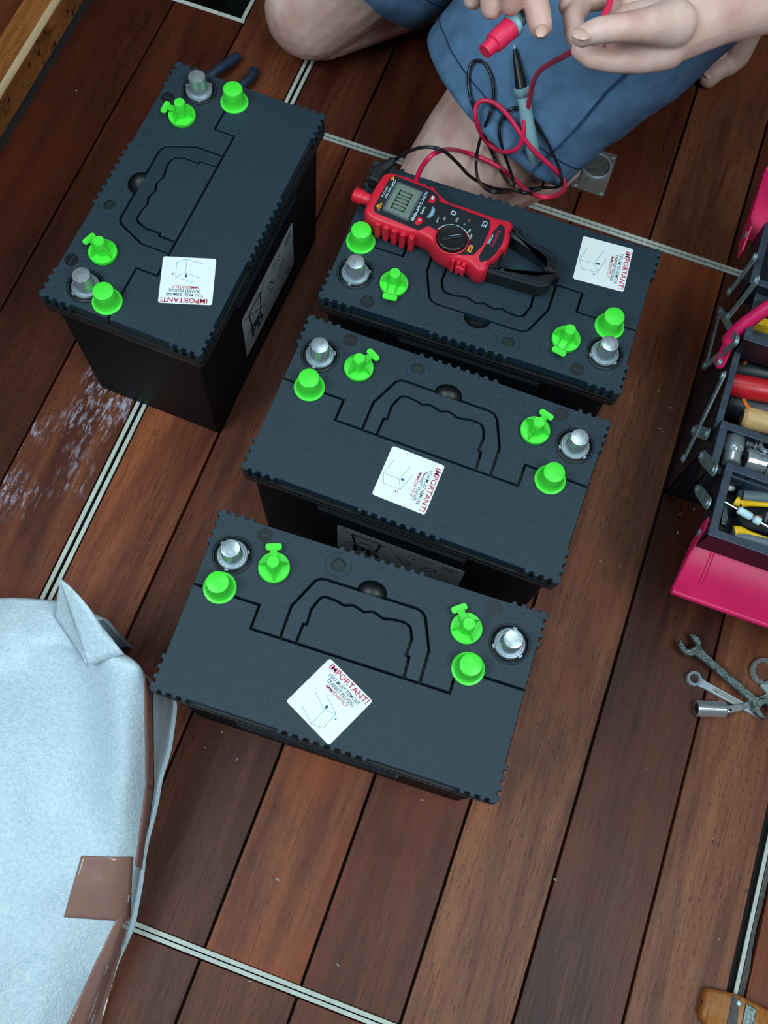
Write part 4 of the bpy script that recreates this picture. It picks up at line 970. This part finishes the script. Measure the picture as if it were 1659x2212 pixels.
# tubular carrying handle with flattened ends
h0 = atx(1556, 783, .2250); h1 = atx(1580, 728, .2250); h2 = h1 + Vector((.010, .014, .022)); h3 = h2 + Vector((.026, .018, .026)); h4 = h3 + Vector((.07, .010, .012))
hp_ = [h1 + Vector((0, -.004, -.006)), h1, h2, h3, h4, h4 + Vector((.2, 0, .003)), Vector((XE - .03, h4.y, h4.z - .03)), Vector((XE + .004, h1.y, h1.z))]
hb_ = tb('carrying_handle', MB().tube(spline(hp_, 8), .0080, 14), 'box_red', smooth=True, angle=180)
st = tb('handle_end', MB().bar(h0, h1 + (h1 - h0) * .12, .0150, .0030, (-.75, -.1, .65)), 'box_red', hb_, bevel=.001)
tb('rivet', MB().tube([h0 + Vector((-.0035, 0, 0)), h0 + Vector((.001, 0, 0))], .0046, 14), 'zinc', hb_, smooth=True, angle=50)
# ---- tools lying in the toolbox
def along(px0, py0, z0, px1, py1, z1): return at(px0, py0, z0), at(px1, py1, z1)
def tool_bar(name, a, c, r, m, label, cat, group, extra=None):
    e = empty(name, a); tag(e, label, cat, group); d = (c - a); L_ = d.length; d.normalize()
    MB().tube([Vector(), d * .004, d * L_ * .5, d * L_], [r * .8, r, r, r], 18).build('grip', MATS[m], e, True, angle=60)
    return e, d, L_
def outline_stripe(e, d, L_, r, sgn):
    up = Vector((0, 0, 1)); sd = d.cross(up).normalized()
    def P(x, an): return d * x + (sd * math.cos(an) + up * math.sin(an)) * (r + .0004)
    pts = [P(min(.20, L_ - .004), PI / 2 + sgn * .75), P(.06, PI / 2 + sgn * .75), P(.030, PI / 2 + sgn * .75), P(.022, PI / 2 + sgn * .45), P(.016, PI / 2 - sgn * .10)]
    b = MB(); b.tube(pts, .0020, 6); b.build('orange_stripe', MATS['tool_orange'], e, True)
a, c = along(1566, 793, .118, 1800, 830, .118); e, d, L_ = tool_bar('hand_tool', a, c, .0165, 'tool_black', 'black grip with orange stripe behind the red tube in the toolbox', 'tool', 'tools in the toolbox well'); outline_stripe(e, d, L_, .0165, 1)
a, c = along(1562, 827, .132, 1800, 872, .132); tool_bar('tube_handle', a, c, .0135, 'tool_red', 'smooth red tube handle across the toolbox well', 'tool', 'tools in the toolbox well')
a, c = along(1562, 866, .110, 1800, 918, .110); e, d, L_ = tool_bar('hand_tool', a, c, .0165, 'tool_black', 'black grip with orange stripe in front of the red tube', 'tool', 'tools in the toolbox well'); outline_stripe(e, d, L_, .0165, -1)
a, c = along(1602, 900, .116, 1800, 948, .116); hm = empty('wooden_tool', a); tag(hm, 'pale wooden tool handle at the front of the toolbox well', 'tool', 'tools in the toolbox well')
d = c - a; MB().tube([Vector(), d * .03, d * .08, d * .5, d], [.009, .0125, .0135, .0125, .012], 14).build('shaft', MATS['tool_wood'], hm, True); MB().tube([d * -.002, d * .004], [.0088, .0092], 14).build('end_grain', MATS['rust'], hm, True)
def socket(label, a, c, r, m, group='sockets in the inner tray'):
    e = empty('socket', a); tag(e, label, 'socket', group); d = c - a
    MB().tube([Vector(), d * .02, d * .42, d * .45, d * .5, d * .55, d * .97, d], [r * .93, r, r, r * .94, r * .94, r * .86, r * .86, r * .8], 20).build('body', MATS[m], e, True, angle=30)
    MB().tube([d * -.004, d * .012], [r * .7, r * .7], 12).build('mouth', MATS['hatch_dark'], e)
    MB().tube([d * .62, d * .66], [r * .885, r * .885], 20).build('groove', MATS['zinc'], e, True, angle=30)
    return e
z1 = .186 - .036
socket('tall chrome socket standing along the left wall of the inner tray', at(1587, 945, z1 + .0125), at(1578, 1002, z1 + .0125), .0115, 'chrome')
socket('black impact socket beside the tall chrome socket', at(1606, 956, z1 + .0105), at(1640, 966, z1 + .0105), .0100, 'tool_black')
socket('short chrome socket lying in front of the black socket', at(1610, 992, z1 + .014), at(1652, 1003, z1 + .014), .0130, 'chrome')
socket('chrome socket cut off by the right edge of the picture', at(1654, 1006, z1 + .012), at(1700, 1020, z1 + .012), .0115, 'chrome')
def ring_tool(name, c, ro, ri, th, m, label, cat, group=None, pts=12, tilt=None, shaft=None, sw=.009):
    """twelve-point ring with an optional flat shaft; c = centre of the ring"""
    e = empty(name, c); tag(e, label, cat, group); N_ = 48; b = MB()
    def rg(r, z, star=0): return [((r + (star * (1 if k % 4 < 2 else -1))) * math.cos(2 * PI * k / N_), (r + (star * (1 if k % 4 < 2 else -1))) * math.sin(2 * PI * k / N_), z) for k in range(N_)]
    rr = [rg(ri, 0, ri * .06), rg(ro * .93, 0), rg(ro, th * .2), rg(ro, th * .8), rg(ro * .93, th), rg(ri, th, ri * .06), rg(ri, 0, ri * .06)]
    b.rings(rr); o = b.build('ring', MATS[m], e, True, angle=35)
    if tilt: o.rotation_euler = tilt
    return e
ring_tool('ring_spanner', at(1653, 966, z1 + .016), .0085, .0055, .007, 'chrome', 'small chrome ring end standing between the sockets', 'spanner', 'spanners')
# black tub with pliers and small tools in the outer tray
z2 = .200 - .0348
tub = empty('parts_tub', at(1570, 1150, z2)); tag(tub, 'black plastic tub of small tools inside the outer tray', 'tub')
tubl = roundpoly([tuple((at(x, y, z2) - tub.location)[:2]) for x, y in ((1574, 1150), (1800, 1205), (1800, 1085), (1592, 1043))], .012, 5)
b = MB(); b.rings([[(x, y, .0003) for x, y in offset(tubl, -.004) ] , [(x, y, .024) for x, y in tubl], [(x, y, .0255) for x, y in offset(tubl, .0012)], [(x, y, .024) for x, y in offset(tubl, -.0014)], [(x, y, .0016) for x, y in offset(tubl, -.005)]], True, True); b.build('shell', MATS['tool_black'], tub, True, angle=40)
def pliers_grip(label, pts_y, pts_b):
    e = empty('pliers', pts_y[0]); tag(e, label, 'pliers', 'yellow and black pliers')
    P = [p - pts_y[0] for p in spline(pts_y, 6)]; n_ = len(P)
    MB().tube(P, [.0055 if i < 3 else max(.0026, .0058 - .0032 * i / 14) for i in range(n_)], 12).build('yellow_grip', MATS['tool_yellow'], e, True)
    P = [p - pts_y[0] for p in spline(pts_b, 6)]; n_ = len(P)
    MB().tube(P, [.0042 + .0032 * math.sin(PI * min(1, (i + 1) / 8)) if i < 4 else .0072 for i in range(n_)], 12).build('black_grip', MATS['tool_grey'], e, True)
    return e
zz_ = z2 + .020
pliers_grip('pliers with a yellow inlaid grip at the back of the black tub', [at(1589, 1082, zz_), at(1600, 1087, zz_ + .001), at(1625, 1088, zz_), at(1700, 1094, zz_)], [at(1595, 1071, zz_ - .004), at(1620, 1074, zz_ - .004), at(1660, 1076, zz_ - .004), at(1710, 1082, zz_ - .004)])
pliers_grip('pliers with a yellow inlaid grip along the front of the black tub', [at(1586, 1147, zz_), at(1600, 1146, zz_ + .001), at(1625, 1155, zz_), at(1700, 1180, zz_)], [at(1582, 1158, zz_ - .004), at(1605, 1160, zz_ - .004), at(1650, 1172, zz_ - .004), at(1710, 1190, zz_ - .004)])
a, c = at(1564, 1083, .198), at(1668, 1143, .192); sd_ = empty('screwdriver', a); tag(sd_, 'slim screwdriver with white and clear sleeves lying across the tub', 'screwdriver'); d = c - a
MB().tube([Vector(), d * .27], .0010, 8).build('blade', MATS['chrome'], sd_, True); MB().tube([d * .29, d * .31, d * .55, d * .57], [.0030, .0042, .0042, .0030], 12).build('white_sleeve', MATS['print_white'], sd_, True, angle=50)
MB().tube([d * .57, d * .62], [.0022, .0022], 10).build('neck', MATS['chrome'], sd_, True); MB().tube([d * .62, d * .64, d * .74, d * .76], [.0030, .0044, .0044, .0026], 12).build('clear_sleeve', MATS['print_white'], sd_, True, angle=50); MB().tube([d * .76, d * 1.0], .0012, 8).build('shank', MATS['chrome'], sd_, True)
def slab(name, px, z, th, m, label, cat, group):
    P = [at(x, y, z) for x, y in px]; e = MB().prism([(p.x - P[0].x, p.y - P[0].y) for p in P], 0, th).build(name, MATS[m], None, bevel=.0006); e.location = P[0]; tag(e, label, cat, group); return e
slab('blade_tool', [(1600, 1052), (1637, 1064), (1640, 1067), (1603, 1066)], z2 + .010, .004, 'tool_grey', 'grey pointed blade near the back rim of the black tub', 'tool', 'small tools in the tub')
slab('blade_tool', [(1616, 1052), (1680, 1064), (1678, 1070), (1614, 1058)], z2 + .014, .003, 'probe_grey', 'pale flat strip behind the yellow gripped pliers', 'tool', 'small tools in the tub')
slab('file_tool', [(1610, 1110), (1690, 1126), (1688, 1134), (1612, 1118)], z2 + .006, .004, 'rust', 'rusty brown flat tool under the screwdriver', 'tool', 'small tools in the tub')
slab('bit_holder', [(1647, 1130), (1654, 1108), (1659, 1110), (1652, 1132)], z2 + .012, .005, 'tool_grey', 'small grey upright bit beside the screwdriver', 'tool', 'small tools in the tub')
slab('putty_knife', [(1560, 1100), (1568, 1088), (1572, 1120), (1566, 1136), (1556, 1134)], z2 + .0012, .003, 'old_steel', 'dull flat tool between tray wall and black tub', 'tool', 'small tools in the tub')
vs, fs = ico(Vector(), .0065, 2, (1, 1, .8)); o = MB().add(vs, fs).build('cable_clip', MATS['sticker_white'], None, True); o.location = at(1579, 1049, z2 + .006); tag(o, 'small white plastic clip in the corner of the outer tray', 'clip')
o = slab('sponge', [(1612, 716), (1625, 704), (1720, 720), (1720, 750), (1640, 722)], .152, .02, 'tool_yellow', 'yellow cloth in the far inner tray under the handle', 'cloth', None)

# ================================================================ spanners on the floor
def hook(cx, cy, ro, wj, depth, ang, n=14):
    """open jaw outline round (cx, cy): opening of width wj towards angle ang (radians); returned clockwise-free list of points"""
    pts = []
    half = math.asin(min(.95, (wj / 2 + .0022) / ro))
    for k in range(n + 1):
        a = ang + half + (2 * PI - 2 * half) * k / n; pts.append((cx + ro * math.cos(a), cy + ro * math.sin(a)))
    return pts, half
def open_spanner():
    a, c = Vector((.3075, .3560)), Vector((.4060, .3140)); d = (c - a).normalized(); L_ = (c - a).length
    e = empty('open_end_spanner', (a.x, a.y, .0105), math.atan2(d.y, d.x)); tag(e, 'dark worn open-ended spanner lying over the shiny ones', 'spanner', 'spanners')
    def head(cx, ro, wj, ang, dep):
        out, half = hook(cx, 0, ro, wj, 0, ang)
        u = Vector((math.cos(ang), math.sin(ang))); v = Vector((-u.y, u.x)); C_ = Vector((cx, 0))
        inn = [C_ + u * ro * .80 - v * wj / 2, C_ - u * (dep * .55) - v * wj / 2, C_ - u * (dep * .9) - v * wj * .2, C_ - u * (dep * .9) + v * wj * .2, C_ - u * (dep * .55) + v * wj / 2, C_ + u * ro * .80 + v * wj / 2]
        return out + [tuple(p) for p in inn]
    b = MB(); b.prism(head(.0, .0135, .0125, PI - .32, .004), 0, .0062, chamfer=.001)
    b.build('jaw', MATS['old_steel'], e)
    b = MB(); b.prism(head(L_, .0120, .0105, -.30, .004), 0, .0062, chamfer=.001); b.build('jaw', MATS['old_steel'], e)
    b = MB(); b.prism([(.0085, -.0068), (.020, -.0050), (L_ - .020, -.0046), (L_ - .0075, -.0062), (L_ - .0075, .0062), (L_ - .020, .0046), (.020, .0050), (.0085, .0068)], .0004, .0056, chamfer=.001); sh_ = b.build('shaft', MATS['old_steel'], e)
    b = MB(); b.prism(roundpoly([(.024, -.0028), (L_ - .024, -.0028), (L_ - .024, .0028), (.024, .0028)], .0026, 4), .0054, .0060, chamfer=.0003); b.build('raised_panel', MATS['old_steel'], sh_)
open_spanner()
def combo(c, d2, L_, ro, ri, th, label, mark=None, z=.0004):
    ang = math.atan2(d2[1], d2[0]); e = ring_tool('ring_spanner', Vector((c[0], c[1], z)), ro, ri, th, 'chrome', label, 'spanner', 'spanners'); e.rotation_euler.z = ang
    b = MB(); b.prism([(ro * .86, -ro * .62), (ro * 1.6, -.0046), (L_, -.0040), (L_, .0040), (ro * 1.6, .0046), (ro * .86, ro * .62)], th * .2, th * .72, chamfer=.0006); s_ = b.build('shaft', MATS['steel_bright'], e)
    if mark:
        b = MB(); b.prism(roundpoly([(.0235, -.0026), (L_ - .012, -.0024), (L_ - .012, .0024), (.0235, .0026)], .0024, 4), th * .72 - .0004, th * .72 + .0003); pn = b.build('size_panel', MATS['steel_plate'], s_)
        text('size_number', mark, .0048, MATS['tool_black'], pn, (.0262, -.0017, th * .72 + .0005), 0, bold=.0001)
    return e
combo((.3238, .3217), (.0617, -.0105), .085, .0090, .0056, .0080, 'chrome ring spanner marked 11 under the dark open-ended spanner', '11')
combo((.4000, .3585), (.030, -.048), .080, .0165, .0118, .0085, 'large chrome ring spanner cut off by the right edge of the picture', None)
# flexible-head socket wrench
a, c = Vector((.3335, .2885, .0098)), Vector((.3650, .2985, .0098)); d = c - a
fx = empty('flex_socket_wrench', a); tag(fx, 'chrome flex-head socket wrench lying on its side in front of the spanners', 'wrench', 'spanners')
MB().tube([Vector(), d * .04, d * .30, d * .31, d * .36, d * .96, d], [.0088, .0096, .0096, .0090, .0090, .0092, .0084], 24).build('socket', MATS['chrome'], fx, True, angle=30)
MB().tube([d * -.006, d * .02], [.0066, .0066], 12).build('socket_mouth', MATS['hatch_dark'], fx)
j0 = Vector((.3690, .3000, .0090)) - a; j1 = Vector((.3800, .3068, .0080)) - a
MB().bar(j0, j1, .0085, .0080).build('knuckle', MATS['chrome'], fx, bevel=.0012); MB().tube([j0 + Vector((.001, 0, .0038)), j0 + Vector((.001, 0, .0046))], .0014, 10).build('knuckle_pin', MATS['hatch_dark'], fx)
MB().tube([j1, Vector((.3900, .3150, .0060)) - a, Vector((.4200, .3400, .0052)) - a, Vector((.4700, .3830, .0052)) - a], [.0042, .0034, .0032, .0032], 12).build('shaft', MATS['chrome'], fx, True)

# ================================================================ pliers behind the left battery
mat('pliers_blue', (30, 46, 66), 0.5, var=0.1)
pz = .009
pl_ = empty('combination_pliers', at(440, 190, 0)); tag(pl_, 'dark blue handled pliers lying behind the left battery', 'pliers')
o0 = pl_.location
MB().tube([p - o0 for p in spline([at(400, 200, pz), at(440, 175, pz + .004), at(470, 152, pz + .006), at(495, 134, pz + .004), at(514, 122, pz)], 6)], [.0060] * 6 + [.0068] * 12 + [.0072] * 6 + [.0066], 14).build('handle', MATS['pliers_blue'], pl_, True)
MB().tube([p - o0 for p in spline([at(470, 240, pz), at(500, 206, pz + .003), at(530, 178, pz + .004), at(545, 163, pz + .002), at(550, 152, pz)], 6)], [.0060] * 6 + [.0068] * 12 + [.0072] * 6 + [.0066], 14).build('handle', MATS['pliers_blue'], pl_, True)
# ================================================================ varnished wooden block in the bottom right corner
M_blk = wood('block_wood', (150, 84, 36), (196, 132, 72), 0.3, orange=(176, 104, 48))
ob = empty('wooden_block', at(1590, 2180, 0)); tag(ob, 'orange varnished wooden block with metal fitting at the bottom right corner', 'block')
o0 = ob.location
po = roundpoly([tuple((at(x, y, .012) - o0)[:2]) for x, y in ((1527, 2133), (1600, 2150), (1640, 2172), (1720, 2205), (1690, 2300), (1560, 2262), (1512, 2196))], .006, 5)
b = MB(); b.prism(po, 0.0004, .014, chamfer=.003); o = b.build('block', M_blk, ob, True, angle=50)
po2 = [tuple((at(x, y, .0146) - o0)[:2]) for x, y in ((1582, 2150), (1598, 2158), (1592, 2215), (1570, 2215))]
MB().prism(po2, .0138, .0149).build('worn_band', MATS['worn_grey'], ob)
po3 = [tuple((at(x, y, .0160) - o0)[:2]) for x, y in ((1612, 2168), (1634, 2180), (1622, 2240), (1598, 2240))]
MB().prism(po3, .0136, .0165).build('metal_fitting', MATS['old_steel'], ob, bevel=.0006)
p = at(1597, 2168, .0149) - o0; MB().lathe([(.0030, 0), (.0030, .001), (.0018, .0016)], 12, p).build('screw', MATS['steel_bright'], ob, True)
# ================================================================ foam-wrapped package
def foammat():
    m = bpy.data.materials.new('packing_foam'); m.use_nodes = True; N = m.node_tree.nodes; L = m.node_tree.links; b = N['Principled BSDF']
    tc = N.new('ShaderNodeTexCoord'); v = N.new('ShaderNodeTexVoronoi'); v.inputs['Scale'].default_value = 420; L.new(tc.outputs['Object'], v.inputs['Vector'])
    n = N.new('ShaderNodeTexNoise'); n.inputs['Scale'].default_value = 260; n.inputs['Detail'].default_value = 6; n.inputs['Roughness'].default_value = .7; L.new(tc.outputs['Object'], n.inputs['Vector'])
    r = N.new('ShaderNodeValToRGB'); e = r.color_ramp.elements; e[0].position = .3; e[1].position = .7; e[0].color = (*lin((178, 200, 216)), 1); e[1].color = (*lin((216, 230, 238)), 1)
    L.new(n.outputs['Fac'], r.inputs[0]); L.new(r.outputs[0], b.inputs['Base Color'])
    b.inputs['Roughness'].default_value = .38; b.inputs['Subsurface Weight'].default_value = .15; b.inputs['Subsurface Radius'].default_value = (.006, .007, .008); b.inputs['Subsurface Scale'].default_value = .5
    bp = N.new('ShaderNodeBump'); bp.inputs['Strength'].default_value = .5; bp.inputs['Distance'].default_value = .0008; L.new(v.outputs['Distance'], bp.inputs['Height'])
    bp2 = N.new('ShaderNodeBump'); bp2.inputs['Strength'].default_value = .35; bp2.inputs['Distance'].default_value = .0012; L.new(n.outputs['Fac'], bp2.inputs['Height']); L.new(bp.outputs[0], bp2.inputs['Normal']); L.new(bp2.outputs[0], b.inputs['Normal'])
    return m
M_foam = foammat()
mat('brown_tape', (150, 112, 102), 0.16, var=0.06, vscale=30, spec=0.6, bump=0.25, bscale=60)
TOP = [
    [(-260, 1305, .13), (-120, 1308, .14), (0, 1311, .15), (50, 1313, .155), (105, 1316, .16), (150, 1327, .165), (205, 1352, .165)],
    [(-260, 1360, .15), (-120, 1365, .155), (0, 1372, .16), (60, 1378, .165), (130, 1385, .17), (190, 1396, .185), (252, 1400, .185)],
    [(-260, 1440, .16), (-120, 1440, .165), (0, 1446, .163), (80, 1436, .156), (160, 1425, .162), (235, 1430, .195), (303, 1447, .188)],
    [(-260, 1560, .15), (-120, 1560, .148), (0, 1560, .140), (90, 1555, .126), (180, 1550, .134), (255, 1550, .168), (312, 1550, .152)],
    [(-260, 1700, .13), (-120, 1700, .127), (0, 1700, .118), (90, 1700, .106), (180, 1700, .108), (258, 1700, .132), (312, 1700, .110)],
    [(-260, 1850, .12), (-120, 1855, .115), (0, 1860, .110), (90, 1862, .105), (175, 1864, .100), (240, 1866, .095), (290, 1868, .080)],
    [(-260, 1980, .115), (-120, 1985, .11), (0, 1988, .10), (80, 1990, .09), (150, 1990, .080), (215, 1990, .072), (262, 1992, .060)],
    [(-260, 2110, .11), (-120, 2110, .105), (0, 2110, .095), (60, 2110, .085), (120, 2110, .075), (172, 2110, .064), (222, 2110, .048)],
    [(-260, 2240, .11), (-120, 2240, .10), (-20, 2240, .09), (40, 2240, .08), (90, 2240, .07), (135, 2240, .058), (176, 2240, .042)],
    [(-260, 2400, .10), (-120, 2400, .09), (-40, 2400, .08), (0, 2400, .07), (50, 2400, .06), (90, 2400, .05), (130, 2400, .038)]]
BOT = [(240, 1376), (292, 1428), (350, 1492), (376, 1545), (342, 1700), (306, 1868), (284, 1992), (240, 2110), (192, 2240), (150, 2400)]
rows = []
for r, bt_ in zip(TOP, BOT):
    P = [at(*p) for p in r]; q_ = at(*bt_, .0022); rd = P[-1]
    if bt_[1] < 1440: q_ = Vector((rd.x - .05, rd.y - .02, .0025))
    P += [rd.lerp(q_, .10) + Vector((0, 0, -.002)), rd.lerp(q_, .35) + Vector((.002, 0, 0)), rd.lerp(q_, .7) + Vector((.001, 0, 0)), q_, q_ + Vector((.004, 0, -.0002))]
    rows.append(P)
for P in rows:
    a0 = P[0]; P[:0] = [Vector((a0.x - .022, a0.y, .0025)), Vector((a0.x - .018, a0.y, a0.z * .45)), Vector((a0.x - .008, a0.y, a0.z * .92))]
# back and front skirts
bk = [[Vector((p.x, p.y + .012, max(.0025, p.z * f))) for p in rows[0]] for f in (.0, .5, .92)]
rows = bk + rows + [[Vector((p.x, p.y - .010 - .008 * (1 - f), max(.0025, p.z * f))) for p in rows[-1]] for f in (.92, .5, .0)]
fine = []
cols = [spline([r[j] for r in rows], 6) for j in range(len(rows[0]))]
for i in range(len(cols[0])): fine.append(spline([c[i] for c in cols], 7))
b = MB(); G_ = []
for i, r in enumerate(fine):
    rr = []
    for j, p in enumerate(r):
        k = min(1, j / 20) if p.z > .02 else .25
        dz = .0085 * noise.noise(Vector((p.x * 12, p.y * 9, 1.7))) + .0035 * noise.noise(Vector((p.x * 34 + p.y * 10, p.y * 22, 5.2))) + .0014 * noise.noise(Vector((p.x * 60, p.y * 60, 4.1)))
        dx = .0030 * noise.noise(Vector((p.y * 26, p.z * 20, 7.7))) if p.z < .06 else 0
        rr.append((p.x + dx, p.y, max(.0023, p.z + dz * (1 if p.z > .03 else .1))))
    G_.append(rr)
b.rings(G_, False, False, closed=False)
pk = empty('foam_package', at(60, 1800, 0)); tag(pk, 'white foam wrapped package with brown tape at the lower left', 'package')
po_ = pk.location.copy()
def fl(b, name, m, parent=None, **k): b.xform(Matrix.Translation(-po_)); return b.build(name, m, parent or pk, **k)
foam = fl(b, 'foam_sheet', M_foam, smooth=True, angle=180)
sm = foam.modifiers.new('t', 'SOLIDIFY'); sm.thickness = .002; sm.offset = -1
# folded corner standing up at the back
def patch(P, n=10, bend=(0, 0, 0)):
    """curved quad patch from four corners"""
    P = [Vector(p) for p in P]; b = MB(); R_ = []
    for i in range(n + 1):
        u = i / n; R_.append([P[0].lerp(P[1], v / n).lerp(P[3].lerp(P[2], v / n), u) + Vector(bend) * math.sin(PI * u) * math.sin(PI * v / n) + Vector((0, 0, .001 * noise.noise(Vector((u * 4, v, 2))))) for v in range(n + 1)])
    b.rings(R_, False, False, closed=False); return b
pk_top = at(131, 1252, .215)
f1 = fl(patch([at(118, 1330, .170), pk_top, pk_top + Vector((.003, -.002, .001)), at(190, 1440, .186)], 12, (.004, .004, .003)), 'foam_corner', M_foam, smooth=True, angle=180)
f2 = fl(patch([pk_top, pk_top + Vector((.002, 0, 0)), at(268, 1412, .194), at(190, 1440, .186)], 12, (.006, .006, .010)), 'foam_corner', M_foam, smooth=True, angle=180)
for o in (f1, f2):
    sm = o.modifiers.new('t', 'SOLIDIFY'); sm.thickness = .002; sm.offset = 0
bpy.context.view_layer.update()
BF = bvh_of([foam])
def tape(quad, nu, nv, name='brown_tape', wr=.0006, lift=.0012):
    """strip of tape following the foam under the four picture corners"""
    b = MB(); R_ = []
    Q = [Vector((*p, 0)) for p in quad]
    for i in range(nu + 1):
        row = []
        for j in range(nv + 1):
            p = Q[0].lerp(Q[1], j / nv).lerp(Q[3].lerp(Q[2], j / nv), i / nu); d = ray(p.x, p.y); h = BF.ray_cast(CAM, d)
            if h[0] is None: w_ = at(p.x, p.y, .006)
            else: w_ = h[0] + (h[1] if h[1].dot(d) < 0 else -h[1]) * (lift + wr * abs(noise.noise(Vector((p.x * .05, p.y * .05, 1)))))
            row.append(w_)
        R_.append(row)
    b.rings(R_, False, False, closed=False); o = fl(b, name, MATS['brown_tape'], smooth=True, angle=180)
    s_ = o.modifiers.new('t', 'SOLIDIFY'); s_.thickness = .0003; s_.offset = 1; return o
tape([(176, 1848), (286, 1850), (278, 1990), (138, 1980)], 14, 12)
tape([(250, 1985), (284, 1975), (206, 2260), (120, 2260)], 20, 8)
tape([(309, 1455), (328, 1490), (330, 1700), (313, 1690)], 16, 5); tape([(313, 1690), (330, 1700), (306, 1880), (290, 1868)], 12, 5)
